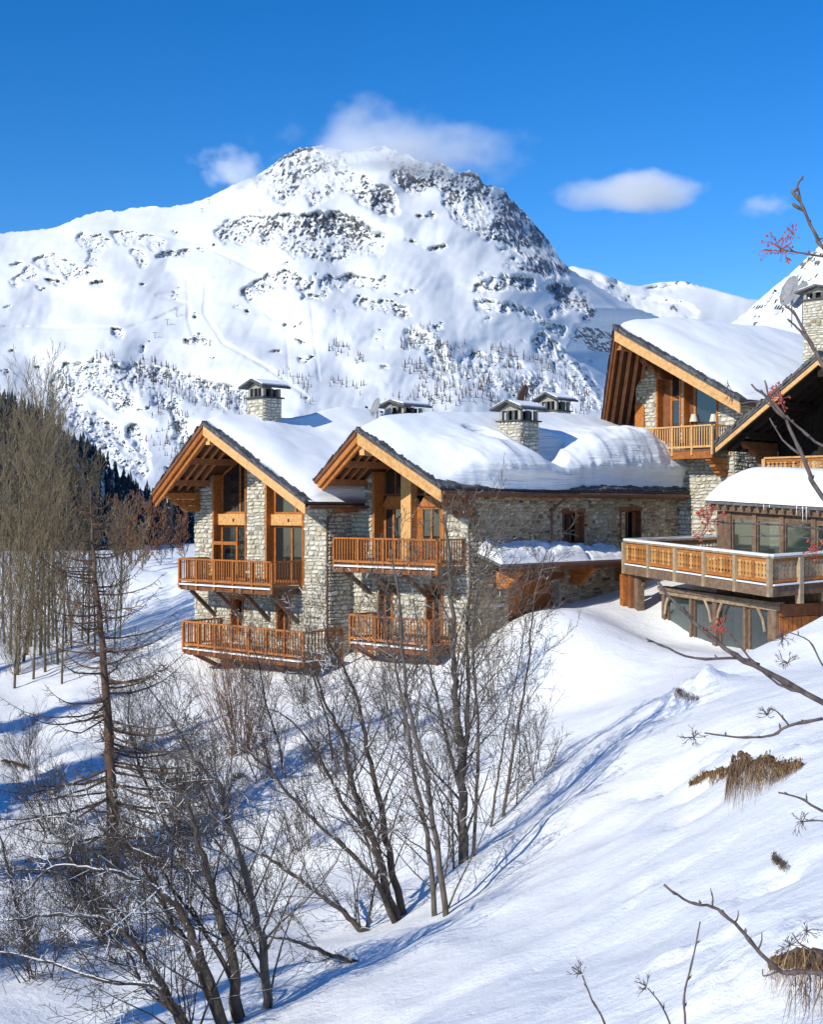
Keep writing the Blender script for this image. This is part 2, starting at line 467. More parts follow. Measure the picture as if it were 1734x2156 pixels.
gpts += [(0, 0, -1.75), (3, 2, -1.4), (-4, 3, -3.8), (8, 5, -1.2), (-12, 5, -6.6), (-12, 13, -7.6), (10, 20, -1.6),
         (-3, 62, -4.6), (8, 62, -3.2), (18, 62, -2.0), (28, 60, -0.5), (22, 45, -2.2), (32, 48, 0), (12, 51, -3.6), (20, 28, -1.2),
         (-25, 30, -8.5), (-30, 50, -7.5), (-45, 80, -6), (-90, 170, -6), (-40, 170, -5), (0, 170, -5), (50, 170, -2), (100, 170, 4), (60, 90, 3), (-60, 10, -8), (40, 5, 3)]
ground_tps = TPS(gpts)

def ground_detail(x, y):
    d = 0.28 * fbm(x * 0.16, y * 0.16, 3, 3) * (1 - .75 * sstep(36, 43, y) * (1 - sstep(60, 70, y)) * sstep(2, 6, x))
    d = d + 0.09 * fbm(x * 0.7 + 5, y * 0.7, 3, 8)
    # slumped lumps in the gully
    g = sstep(-2, -7, ground_tps(x, y) + 0.06 * y - 1.0)
    d = d + g * 0.30 * fbm(x * 0.33 + 9, y * 0.28, 3, 31)
    # old ski tracks sweeping over the open piste on the far left
    band = sstep(60, 70, y) * (1 - sstep(112, 125, y)) * sstep(-10, -12, x)
    tr = x + 0.0040 * (y - 60) ** 2 + 0.9 * vnoise(y * 0.05, y * 0 + 2.2, 5)
    d = d - band * 0.16 * np.clip(np.sin(tr * 2.3) - 0.35, 0, 1)
    return d

def tps_hit(px, py):
    ds = np.geomspace(5, 150, 700); xs = (px - CX) / F * ds; zs = (CY - py) / F * ds
    k = np.nonzero(zs < ground_tps(xs, ds))[0]; i = k[0] if len(k) else -1
    return xs[i], ds[i]
# tracks left by snow clods that rolled down the bank, and the holes they dug
ROLLS = [((1340, 1895), (1100, 2045)), ((1420, 1770), (1330, 1830)), ((1560, 1760), (1460, 1850)), ((1260, 2010), (1150, 2110)), ((1600, 1900), (1500, 1990))]
ROLLS = [(tps_hit(*a), tps_hit(*b)) for a, b in ROLLS]
PITS = [(tps_hit(*p[:2]), p[2], p[3]) for p in ((1480, 1970, .25, .10), (1365, 1860, .3, .10), (1270, 1665, .35, .14), (1475, 1700, .5, .2), (1430, 1640, .6, .25), (1470, 1655, .4, .2), (1560, 1595, .8, -.22), (1640, 1605, .7, -.2), (1450, 1455, .8, -.3), (1490, 1440, .7, -.25), (1440, 1480, .5, .35), (1640, 1830, .35, .22), (1650, 2010, .8, -.25), (60, 1620, .9, .3), (505, 1655, .5, .25), (420, 1720, .8, .3))]
CRUMBLE = [(tps_hit(*p[:2]), p[2]) for p in ((1440, 1620, 1.6), (1540, 1585, 1.4), (1640, 1590, 1.5), (1490, 1440, 1.6), (1560, 1410, 1.6), (1480, 1960, .5), (1275, 1665, .7), (1370, 1860, .6), (1640, 1825, .7), (1650, 2010, 1.0), (1300, 1560, 1.2))]
_gd0 = ground_detail
def ground_detail(x, y):
    d = _gd0(x, y)
    for (a, b) in ROLLS:
        dx, dy = b[0] - a[0], b[1] - a[1]; t = np.clip(((x - a[0]) * dx + (y - a[1]) * dy) / (dx * dx + dy * dy), 0, 1)
        q = np.hypot(x - a[0] - t * dx, y - a[1] - t * dy) / .13
        d = d - .045 * np.exp(-q * q) * (.4 + .6 * np.clip(np.sin(t * 40), 0, 1)) + .02 * np.exp(-(q - 1.6) ** 2)
    for (c, r) in CRUMBLE:
        q = ((x - c[0]) ** 2 + (y - c[1]) ** 2) / r ** 2
        d = d + .22 * np.exp(-q * q) * np.maximum(fbm(x * 1.7, y * 1.7, 4, 47, .65), -.15)
    for (c, r, h) in PITS:
        q = ((x - c[0]) ** 2 + (y - c[1]) ** 2) / r ** 2
        d = d - h * np.exp(-q) * (1 + .5 * vnoise(x * 4, y * 4, 3))
    return d

def ground_z(x, y):
    x = np.asarray(x, float); y = np.asarray(y, float)
    return ground_tps(x, y) + ground_detail(x, y)

_gx = np.arange(-40, 40.01, .25); _gy = np.arange(0, 126, .25)
_gzt = ground_z(*[m.ravel() for m in np.meshgrid(_gx, _gy, indexing='ij')]).reshape(len(_gx), len(_gy))
def gz(x, y):
    """ground height, read off a quarter-metre table"""
    i = (x + 40) * 4; j = y * 4
    if not (0 <= i < len(_gx) - 1 and 0 <= j < len(_gy) - 1): return float(ground_z(np.array([x]), np.array([y]))[0])
    a, b = int(i), int(j); f, g = i - a, j - b
    return float(_gzt[a, b] * (1 - f) * (1 - g) + _gzt[a + 1, b] * f * (1 - g) + _gzt[a, b + 1] * (1 - f) * g + _gzt[a + 1, b + 1] * f * g)

def on_ground(px, py, d0=6.0, d1=150.0):
    """first ground point met by the ray through a pixel"""
    ds = np.geomspace(d0, d1, 900)
    xs = (px - CX) / F * ds; zs = (CY - py) / F * ds
    g = ground_z(xs, ds)
    k = np.nonzero(zs < g)[0]
    i = k[0] if len(k) else len(ds) - 1
    return Vector((xs[i], ds[i], g[i]))

nr, nc = 430, 400
yy = np.concatenate([np.linspace(-12, 4, 18)[:-1], np.geomspace(4, 175, nr - 17)])
tt = np.linspace(-1, 1, nc)
hw = 14 + 0.62 * np.maximum(yy, 0)
X = (hw[:, None] * (tt + 0.0)[None]) ; Y = np.repeat(yy[:, None], nc, 1)
Z = ground_z(X.ravel(), Y.ravel())
gme = grid_mesh('snow_ground', np.c_[X.ravel(), Y.ravel(), Z], nr, nc, M['snow'])
tag(link(bpy.data.objects.new('snow_ground', gme)), kind='structure')

# valley floor running under everything to the horizon
vy = np.concatenate([np.linspace(-60, 160, 12), np.geomspace(180, 16000, 50)])
vx = np.linspace(-1, 1, 61)
VX = (120 + vy.clip(0)[:, None] * 1.1) * vx[None]; VY = np.repeat(vy[:, None], 61, 1)
VZ = -14 - 10 * sstep(150, 400, VY) + 4 * fbm(VX * 0.004, VY * 0.004, 3, 91)
vme = grid_mesh('valley_floor', np.c_[VX.ravel(), VY.ravel(), VZ.ravel()], len(vy), 61, M['snow'])
tag(link(bpy.data.objects.new('valley_floor', vme)), kind='structure')

# ================================================================== MOUNTAINS
def pl(tab, x):
    t = np.array(tab, float)
    return np.interp(x, t[:, 0], t[:, 1])

def seg_field(PX, PY, regs):
    """regions: (polyline, half-width, strength) -> soft mask"""
    out = np.zeros(PX.shape)
    for line, hwid, st in regs:
        best = np.full(PX.shape, 1e9)
        for (x0, y0), (x1, y1) in zip(line[:-1], line[1:]):
            dx, dy = x1 - x0, y1 - y0
            t = np.clip(((PX - x0) * dx + (PY - y0) * dy) / (dx * dx + dy * dy + 1e-9), 0, 1)
            best = np.minimum(best, np.hypot(PX - x0 - t * dx, PY - y0 - t * dy))
        out = np.maximum(out, st * (1 - sstep(hwid * 0.55, hwid * 1.25, best)))
    return out

main_sil = [(-900, 600), (-500, 545), (-150, 505), (0, 491), (110, 481), (150, 465), (190, 449), (235, 442), (240, 447), (280, 438), (320, 434),
            (345, 437), (395, 430), (440, 415), (470, 400), (510, 381), (540, 371), (560, 356), (590, 338), (600, 330), (622, 320), (640, 314), (672, 311), (700, 318), (735, 322),
            (765, 319), (800, 312), (840, 322), (880, 340), (905, 346), (930, 346), (955, 362), (970, 370), (985, 361), (1003, 370), (1020, 392), (1045, 399), (1062, 404),
            (1090, 437), (1120, 468), (1140, 492), (1160, 516), (1180, 546), (1200, 566), (1240, 590), (1290, 622), (1340, 648), (1400, 672), (1480, 700), (1600, 740), (1900, 820), (2400, 950)]
rocks_main = [
    ([(560, 385), (610, 350), (640, 380), (600, 405)], 26, 1.0), ([(640, 330), (680, 360), (690, 395), (670, 410)], 24, 0.95),
    ([(690, 355), (740, 390), (800, 420), (812, 432)], 26, 1.0), ([(730, 330), (800, 325), (870, 350)], 16, 0.75),
    ([(850, 365), (880, 390), (930, 360), (960, 420)], 22, 0.95), ([(900, 355), (940, 390), (985, 380), (1000, 440)], 18, 0.9),
    ([(1000, 385), (1030, 440), (1060, 430), (1080, 490)], 26, .78), ([(1030, 470), (1080, 500), (1130, 530), (1178, 556)], 34, .74), ([(1070, 430), (1110, 480), (1150, 520)], 26, .74),
    ([(945, 430), (975, 465), (1000, 475)], 12, 0.8),
    ([(480, 492), (540, 482), (600, 500), (660, 490), (720, 500), (790, 515)], 25, .98), ([(560, 475), (640, 462), (720, 462), (770, 485)], 14, 1.0), ([(620, 520), (700, 535), (760, 528)], 16, .92),
    ([(470, 498), (500, 510)], 10, 0.8),
    ([(170, 505), (215, 512), (200, 540)], 15, 0.85), ([(250, 500), (300, 505), (335, 515)], 12, 0.9), ([(285, 540), (305, 552)], 13, 0.95), ([(340, 540), (390, 535)], 8, 0.7),
    ([(90, 552), (130, 556), (160, 575)], 15, 0.85), ([(25, 600), (50, 590), (65, 575)], 11, 0.8), ([(200, 595), (215, 600)], 8, 0.7), ([(110, 590), (125, 600)], 8, 0.7),
    ([(530, 615), (560, 595), (600, 585), (640, 600)], 17, 0.85), ([(690, 600), (740, 590), (800, 598)], 14, 0.8), ([(760, 638), (800, 645), (850, 655)], 12, 0.95), ([(640, 625), (690, 620)], 8, 0.6),
    ([(1010, 610), (1060, 595), (1110, 600)], 13, 0.8), ([(1080, 555), (1120, 560), (1150, 575)], 16, 0.85), ([(1175, 610), (1220, 630), (1240, 655)], 20, 0.95), ([(1165, 655), (1200, 640)], 14, 0.8),
    ([(1010, 640), (1100, 655), (1180, 700)], 12, 0.55),
    ([(1230, 700), (1280, 720), (1310, 740)], 24, 0.75), ([(1140, 720), (1210, 780), (1260, 850)], 22, 0.7),
    ([(140, 800), (200, 790), (260, 830)], 36, 0.75), ([(130, 850), (200, 900), (240, 930)], 26, 0.7), ([(250, 790), (320, 800), (340, 830)], 26, 0.7), ([(320, 790), (330, 815)], 14, 1.0),
    ([(200, 940), (260, 960), (300, 985)], 22, 0.7), ([(360, 850), (380, 900), (395, 960)], 15, 0.7), ([(280, 900), (300, 960)], 14, 0.55), ([(120, 960), (170, 1000)], 20, 0.6),
    ([(350, 800), (450, 830), (520, 850)], 26, 0.5), ([(870, 710), (920, 740), (950, 800)], 24, 0.35), ([(1000, 780), (1100, 800), (1180, 860)], 40, 0.45),
    ([(240, 700), (255, 706)], 6, 0.7), ([(395, 712), (440, 722)], 7, 0.6), ([(620, 718), (640, 720)], 3, 0.9)]

def sm_(PY, tops, ybot): return np.clip((PY - tops[None]) / (ybot - tops[None]), 0, 1)

def mountain(name, sil, x0, x1, step, ybot, nrow, depth_fn, regs, amp, rough_sil, seed):
    px = np.arange(x0, x1 + step, step); s = np.linspace(0, 1, nrow) ** 1.05
    PX = np.repeat(px[None], nrow, 0)
    top = pl(sil, px)
    k = int(60 / step); ker = np.hanning(2 * k + 1); ker /= ker.sum()
    tops = np.convolve(np.pad(top, k, mode='edge'), ker, 'valid')
    top = top + rough_sil * fbm(px * 0.06, px * 0 + seed, 4, seed)
    if name == 'mountain':
        cr_ = sstep(560, 600, px) * (1 - sstep(1150, 1190, px))
        top = top - 9 * cr_ * np.abs(fbm(px * .045, px * 0 + 3, 4, 55, .6)) - 5 * cr_ * ridged(px * .09, px * 0 + 1, 2, 56)
    PY = top[None] + (ybot - top[None]) * s[:, None]
    sm = np.clip((PY - tops[None]) / (ybot - tops[None]), 0, 1)
    rock = seg_field(PX + 22 * fbm(PX * 0.03, PY * 0.03, 4, seed + 60), PY + 16 * fbm(PX * 0.03, PY * 0.03, 4, seed + 61), regs)
    wx = fbm(PX * 0.022, PY * 0.022, 4, seed + 70, .6)
    rock = rock * np.clip(.95 + .45 * wx, .35, 1.2)
    rock = np.maximum(rock, 0.58 * sstep(.32, .55, fbm(PX * .018 + 4, PY * .03, 4, seed + 71, .55)) * sstep(.03, .12, sm_(PY, tops, ybot)))
    D = depth_fn(PX, PY, tops[None], sm)
    soft = fbm(PX * 0.006, PY * 0.010, 4, seed + 1, 0.26)
    D = D + amp * 1.3 * soft
    D = D + amp * 0.014 * fbm(PX * 0.035, PY * 0.05, 4, seed + 5)
    # slanting snow ribs and gullies
    D = D + amp * 0.12 * ridged((PX + 0.5 * PY) * 0.012, (PY - 0.35 * PX) * 0.006, 3, seed + 9)
    wob = 14 * fbm(PX * 0.03, PY * 0.03, 3, seed + 20)
    crag = ridged((PX + wob) * 0.030, (PY + wob) * 0.022, 5, seed + 3, 0.65)
    rk = np.clip(rock, 0, 1.2)
    rs_ = sstep(0.0, 0.5, rk)
    D = D + rs_ * amp * 0.42 * crag
    D = D + rs_ * amp * 0.22 * ridged((PX - 0.3 * PY) * 0.11, (PY + 0.2 * PX) * 0.08, 3, seed + 33, 0.7)
    # bare rock where the crags are steep or turned aside, snow on their ledges
    bx = (PX - CX) / F * D; bz = (CY - PY) / F * D
    V = np.stack([bx, D, bz], -1)
    nn = np.cross(np.gradient(V, axis=1), np.gradient(V, axis=0))
    nn /= np.linalg.norm(nn, axis=-1, keepdims=True) + 1e-9
    nn *= np.sign(nn[..., 2:3] + 1e-9)
    steep = 1 - nn[..., 2]
    n1 = fbm(PX * 0.07 + 3, PY * 0.05, 4, seed + 40, 0.6)
    n2 = fbm((PX + PY * 0.4) * 0.20, (PY - PX * 0.2) * 0.12, 3, seed + 41, 0.6)
    R_ = 0.71 * rk + (0.30 * n1 + 0.62 * n2 + 0.70 * (steep - 0.55) + 0.30 * nn[..., 0]) * rs_ - 0.05 + 0.1 * np.clip(rk - 0.85, 0, 1)
    # the sheet goes down behind the crest
    back = []
    rows = [V[0] + np.array([0, amp * k * 1.5, -amp * k * k * 0.5]) for k in (4, 2.5, 1.4, 0.6, 0.2)]
    V = np.concatenate([np.stack(rows), V]); R_ = np.concatenate([np.repeat(R_[:1], len(rows), 0), R_])
    me = grid_mesh(name, V.reshape(-1, 3), nrow + len(rows), len(px), M['mountain'], True, {'rock': np.clip(R_, 0, 1.3).ravel()})
    tag(link(bpy.data.objects.new(name, me)), kind='structure')
    return PX, PY, D

ridge_tab = [(300, 1500), (546, 1184), (600, 1205), (650, 1246), (700, 1215), (740, 1190), (790, 1225), (860, 1280), (1100, 1420)]
def d_main(PX, PY, top, s):
    D = 3700 - 2250 * s ** 0.85
    rx = pl(ridge_tab, PY) + 9 * fbm(PY * 0.02, PX * 0 + 1.0, 3, 77)
    D = D + np.clip(PX - rx, 0, 160) * 7.0
    # the great east cliff below the summit turns away from the sun
    cx = pl([(360, 1010), (420, 1035), (480, 1040), (520, 1075), (560, 1185), (1100, 1600)], PY)
    D = D + np.clip(PX - cx, 0, 150) * 2.2 * (1 - sstep(545, 575, PY))
    # mid-level rock step faces right at its end
    k = np.exp(-((PY - 500) / 32) ** 2)
    D = D + k * np.clip(PX - 600, 0, 200) * 0.7 * (1 - sstep(770, 870, PX))
    return D
def lines(PX, PY, ls, w):
    out = 0
    for line in ls: out = out + seg_field(PX, PY, [(line, w, 1.0)])
    return out
_dm0 = d_main
def d_main(PX, PY, top, s):
    D = _dm0(PX, PY, top, s)
    # prepared pistes and tracks cut across the open snow
    runs = [[(330, 495), (420, 512), (540, 570)], [(255, 695), (330, 672), (395, 640), (330, 622), (395, 612)], [(435, 588), (430, 660), (470, 722), (560, 772), (640, 830)], [(395, 590), (398, 680), (415, 730)], [(560, 660), (640, 722)], [(600, 620), (608, 800)], [(655, 640), (672, 800)], [(0, 690), (140, 690), (245, 690)]]
    D = D + 8 * lines(PX, PY, runs[:5] + runs[7:], 4.0) + 6 * lines(PX, PY, runs[5:7], 3.0)
    return D
PXm, PYm, Dm = mountain('mountain', main_sil, -700, 2150, 3.0, 1090, 300, d_main, rocks_main, 95.0, 5.0, 100)

far_sil = [(600, 800), (1000, 640), (1150, 590), (1205, 560), (1260, 572), (1320, 598), (1345, 603), (1390, 594), (1440, 592), (1500, 608), (1580, 630), (1700, 640), (2200, 560), (2900, 500)]
mountain('far_mountain', far_sil, 700, 2900, 6.0, 1000, 90, lambda PX, PY, top, s: 6200 - 2300 * s, 
         [([(1340, 640), (1400, 650), (1450, 665)], 20, 0.9), ([(1250, 600), (1300, 615)], 18, 0.6), ([(1290, 650), (1340, 690)], 22, 0.7), ([(1370, 612), (1460, 600)], 9, 0.5)], 130.0, 2.0, 300)

right_sil = [(1250, 1120), (1380, 800), (1470, 735), (1548, 675), (1575, 655), (1600, 631), (1640, 596), (1665, 578), (1690, 553), (1715, 528), (1734, 512), (1800, 460), (2000, 360), (2600, 260), (3200, 240)]
mountain('rocky_ridge', right_sil, 1255, 3200, 5.0, 1125, 130, lambda PX, PY, top, s: 1500 - 620 * s,
         [([(1590, 670), (1625, 640), (1680, 600)], 13, 0.95), ([(1690, 560), (1720, 545), (1760, 560)], 16, 1.0), ([(1720, 600), (1760, 640)], 16, 0.8), ([(1560, 668), (1580, 660)], 7, 0.8),
          ([(1640, 660), (1700, 625)], 7, 0.7), ([(1800, 500), (1900, 560), (2000, 450)], 40, 0.9)], 30.0, 3.0, 500)

# dark forested spur on the left, in its own shade
hill_sil = [(-900, 560), (-500, 690), (-200, 790), (0, 838), (90, 880), (180, 938), (250, 1003), (330, 1050), (420, 1084), (520, 1110), (700, 1140)]
def d_hill(PX, PY, top, s):
    return 760 - 240 * s + np.clip(PX + 200, 0, 900) * 0.75
PXh, PYh, Dh = mountain('forested_hill', hill_sil, -900, 700, 5.0, 1180, 70, d_hill, [([(-900, 800), (700, 1100)], 900, 0.75)], 10.0, 2.0, 700)

def cone_trees(name, label, mat, pts, hts, wr=0.24, seed=1, tiers=2, cat='trees'):
    rs = np.random.RandomState(seed); V = []; Fc = []
    for (x, y, z), h in zip(pts, hts):
        w = h * wr * rs.uniform(0.8, 1.2); a0 = rs.uniform(0, 6.28)
        for t in range(tiers):
            zb = z + h * (0.06 + 0.42 * t / max(tiers - 1, 1)) - 0.5; zt = z + h * (0.62 + 0.38 * t / max(tiers - 1, 1)); ww = w * (1 - 0.38 * t)
            b = len(V)
            for k in range(5):
                r = ww * rs.uniform(0.75, 1.2)
                V.append((x + r * math.cos(a0 + k * 1.2566), y + r * math.sin(a0 + k * 1.2566), zb + rs.uniform(-.04, .04) * h))
            V.append((x, y, zt))
            for k in range(5): Fc.append((b + k, b + (k + 1) % 5, b + 5))
    me = np_mesh(name, np.array(V), np.array(Fc), mat)
    o = link(bpy.data.objects.new(name, me))
    return tag(o, label, cat, kind='stuff')

def scatter_on(PX, PY, D, regs, n, seed, yoff=0):
    rs = np.random.RandomState(seed)
    dens = seg_field(PX, PY, regs).ravel(); dens = dens * (0.35 + np.clip(fbm(PX * 0.05, PY * 0.05, 3, seed).ravel() + 0.4, 0, 2))
    idx = rs.choice(len(dens), n, p=dens / dens.sum())
    px = PX.ravel()[idx] + rs.uniform(-1.5, 1.5, n); py = PY.ravel()[idx]; d = D.ravel()[idx]
    return np.c_[(px - CX) / F * d, d, (CY - py) / F * d]

treg = [([(860, 720), (900, 705), (935, 745), (960, 790)], 20, 1.2), ([(860, 770), (910, 780), (960, 800)], 16, 1.0), ([(960, 730), (1020, 750), (1090, 770)], 12, 0.6), ([(1040, 735), (1120, 755), (1160, 780)], 9, 0.8),
        ([(900, 830), (980, 810), (1080, 830), (1160, 850)], 40, 0.75), ([(820, 850), (880, 850)], 20, 0.5), ([(700, 735), (750, 740), (760, 760)], 12, 0.5), ([(600, 790), (640, 800), (650, 840)], 14, 0.6),
        ([(270, 780), (340, 790), (420, 830), (500, 850)], 26, 0.7), ([(190, 760), (240, 755)], 10, 0.6), ([(330, 850), (370, 880)], 30, 0.45), ([(700, 800), (760, 820)], 16, 0.35), ([(1150, 800), (1230, 850)], 26, 0.5), ([(330, 920), (390, 980)], 26, 0.35), ([(130, 780), (150, 830)], 16, 0.5), ([(390, 720), (460, 725)], 6, 0.3)]
tp = scatter_on(PXm, PYm, Dm, treg, 1150, 21)
rs = np.random.RandomState(4)
cone_trees('far_larch_wood', 'sparse dark larches dotted over the lower mountainside above the roofs', M['larch_far'], tp, rs.uniform(5, 12, len(tp)) * (tp[:, 1] / 2000), 0.11, 5)
hp = scatter_on(PXh, PYh, Dh, [([(-900, 800), (700, 1100)], 900, 1.0)], 5200, 31)
cone_trees('forest_on_hill', 'dense dark conifer forest on the shaded spur at the far left', M['conifer'], hp, rs.uniform(7, 13, len(hp)), 0.22, 6)
# ================================================================== BUILDING KIT
class Frame:
    """a vertical plane: a runs right along it, b out of it towards the viewer, z up"""
    def __init__(self, O, deg=None, u=None):
        self.O = Vector((O[0], O[1], 0))
        if u is None: u = (math.cos(R(deg)), -math.sin(R(deg)))
        self.u = Vector((u[0], u[1], 0)).normalized()
        self.n = Vector((self.u.y, -self.u.x, 0))
    @staticmethod
    def two(p, q): return Frame(p, u=(q[0] - p[0], q[1] - p[1]))
    def W(self, a, b, z):
        p = self.O + self.u * a + self.n * b
        return Vector((p.x, p.y, z))
    def a(self, px, b=0.0):
        k = (px - CX) / F; o = self.O + self.n * b
        return (k * o.y - o.x) / (self.u.x - k * self.u.y)
    def az(self, px, py, b=0.0):
        a = self.a(px, b); y = (self.O + self.u * a + self.n * b).y
        return a, (CY - py) / F * y
    def z(self, px, py, b=0.0): return self.az(px, py, b)[1]
    def box(self, mb, a0, a1, b0, b1, z0, z1):
        W = self.W
        return mb.hexa([W(a0, b0, z0), W(a1, b0, z0), W(a1, b1, z0), W(a0, b1, z0), W(a0, b0, z1), W(a1, b0, z1), W(a1, b1, z1), W(a0, b1, z1)])

def boxobj(fr, name, mat, parent, a0, a1, b0, b1, z0, z1):
    mb = MB(); fr.box(mb, min(a0, a1), max(a0, a1), min(b0, b1), max(b0, b1), min(z0, z1), max(z0, z1))
    return mb.build(name, mat, parent)

STONE_ID = [0]
def stones_on(wall_obj, fr, a0, a1, zb, ztop, top, holes, budget, seed, size=1.0, proud=0.05, mat=None):
    rs = np.random.RandomState(seed); rects = []
    z = zb
    while z < ztop:
        h = rs.uniform(0.10, 0.25) * size * .92
        x = a0 - rs.uniform(0, 0.3)
        while x < a1:
            w = rs.uniform(0.16, 0.48) * size * .95
            if h < 0.18 * size: w *= 1.15
            xs0, xs1, zs0, zs1 = max(x, a0), min(x + w, a1), z, z + h
            x += w
            if rs.rand() < 0.16: zs1 += 0.0
            if xs1 - xs0 < 0.07: continue
            xc, zc = (xs0 + xs1) / 2, (zs0 + zs1) / 2
            tp = min(top(xs0), top(xs1))
            if zc > tp - 0.02: continue
            zs1 = min(zs1, tp)
            bad = False
            for (h0, h1, k0, k1) in holes:
                if xs1 <= h0 or xs0 >= h1 or zs1 <= k0 or zs0 >= k1: continue
                if h0 <= xc <= h1 and k0 <= zc <= k1: bad = True; break
                if k0 <= zc <= k1:
                    if xc < h0: xs1 = min(xs1, h0)
                    else: xs0 = max(xs0, h1)
                else:
                    if zc < k0: zs1 = min(zs1, k0)
                    else: zs0 = max(zs0, k1)
            if bad or xs1 - xs0 < 0.06 or zs1 - zs0 < 0.05: continue
            rects.append((xs0, xs1, zs0, zs1))
        z += h
    if not rects: return
    A = np.array(rects); n = len(A)
    hx = (A[:, 1] - A[:, 0]) / 2; hz = (A[:, 3] - A[:, 2]) / 2; cx = (A[:, 1] + A[:, 0]) / 2; cz = (A[:, 3] + A[:, 2]) / 2
    ux = np.array([-1, -.4, .5, 1, 1, .45, -.5, -1]); uz = np.array([-.7, -1, -1, -.6, .65, 1, 1, .6])
    ju = rs.uniform(-.3, .3, (n, 8)); jz = rs.uniform(-.3, .3, (n, 8))
    gx = cx[:, None] + (hx[:, None] - 0.014) * np.clip(ux + ju * (np.abs(ux) < .8), -1, 1) * (1 - np.abs(rs.uniform(0, .16, (n, 8))))
    gz_ = cz[:, None] + (hz[:, None] - 0.014) * np.clip(uz + jz * (np.abs(uz) < .8), -1, 1) * (1 - np.abs(rs.uniform(0, .24, (n, 8))))
    gx = gx + 0.05 * vnoise(gx * 1.9, gz_ * 1.9, seed) * ((gx > a0 + .1) & (gx < a1 - .1)); gz_ = gz_ + 0.06 * vnoise(gx * 1.7 + 7, gz_ * 1.7, seed + 1)
    d = rs.uniform(proud * 0.5, proud * 1.3, n); tone = np.clip(rs.normal(0.52, 0.22, n), 0.0, 1.0)
    area = hx * hz
    big = set(np.argsort(-area)[:budget].tolist()) if budget else set()
    rest = MB()
    for i in range(n):
        mb = MB() if i in big else rest
        b0 = len(mb.v); c0, c1 = cx[i], cz[i]; dd = d[i]
        tx, tz = rs.uniform(-.015, .015, 2)
        for k in range(8): mb.v.append(tuple(fr.W(gx[i, k], 0.0, gz_[i, k])))
        for k in range(8):
            x = c0 + (gx[i, k] - c0) * 0.88; zz = c1 + (gz_[i, k] - c1) * 0.86
            mb.v.append(tuple(fr.W(x, dd + tx * np.sign(x - c0) + tz * np.sign(zz - c1), zz)))
        mb.f.append(tuple(range(b0 + 8, b0 + 16)))
        for k in range(8):
            k2 = (k + 1) % 8
            mb.f.append((b0 + k, b0 + k2, b0 + 8 + k2, b0 + 8 + k))
        mb.t += [float(tone[i])] * 16
        if i in big: mb.build('stone', mat or M['stone'], wall_obj)
    if rest.f: rest.build('rubble_stones', mat or M['stone'], wall_obj, kind='stuff')

def wall(ch, fr, a0, a1, zb, top_pts, holes=(), thick=0.5, budget=0, seed=1, name='wall', mat=None, stones=True, zstone=None, size=1.0, smat=None):
    tp = sorted(top_pts)
    top = lambda a: float(np.interp(a, [t[0] for t in tp], [t[1] for t in tp]))
    br = {a0, a1}
    for h in holes: br |= {min(max(h[0], a0), a1), min(max(h[1], a0), a1)}
    for t in tp:
        if a0 < t[0] < a1: br.add(t[0])
    br = sorted(br); mb = MB(); W = fr.W
    for x0, x1 in zip(br[:-1], br[1:]):
        if x1 - x0 < 1e-4: continue
        xc = (x0 + x1) / 2; zs = [(zb, None)]
        hh = sorted([h for h in holes if h[0] <= xc <= h[1]], key=lambda h: h[2])
        lo = zb; segs = []
        for h in hh:
            if h[2] > lo: segs.append((lo, h[2], h[2]))
            lo = h[3]
        if lo < top(xc): segs.append((lo, top(x0), top(x1)))
        for (s0, t0, t1) in segs:
            t0 = max(t0, s0 + 0.001); t1 = max(t1, s0 + 0.001)
            mb.hexa([W(x0, 0, s0), W(x1, 0, s0), W(x1, -thick, s0), W(x0, -thick, s0), W(x0, 0, t0), W(x1, 0, t1), W(x1, -thick, t1), W(x0, -thick, t0)])
    o = mb.build(name, mat or M['mortar'], ch)
    if stones:
        stones_on(o, fr, a0, a1, zb if zstone is None else zstone, max(t[1] for t in tp), top, list(holes), budget, seed, size, mat=smat)
    return o

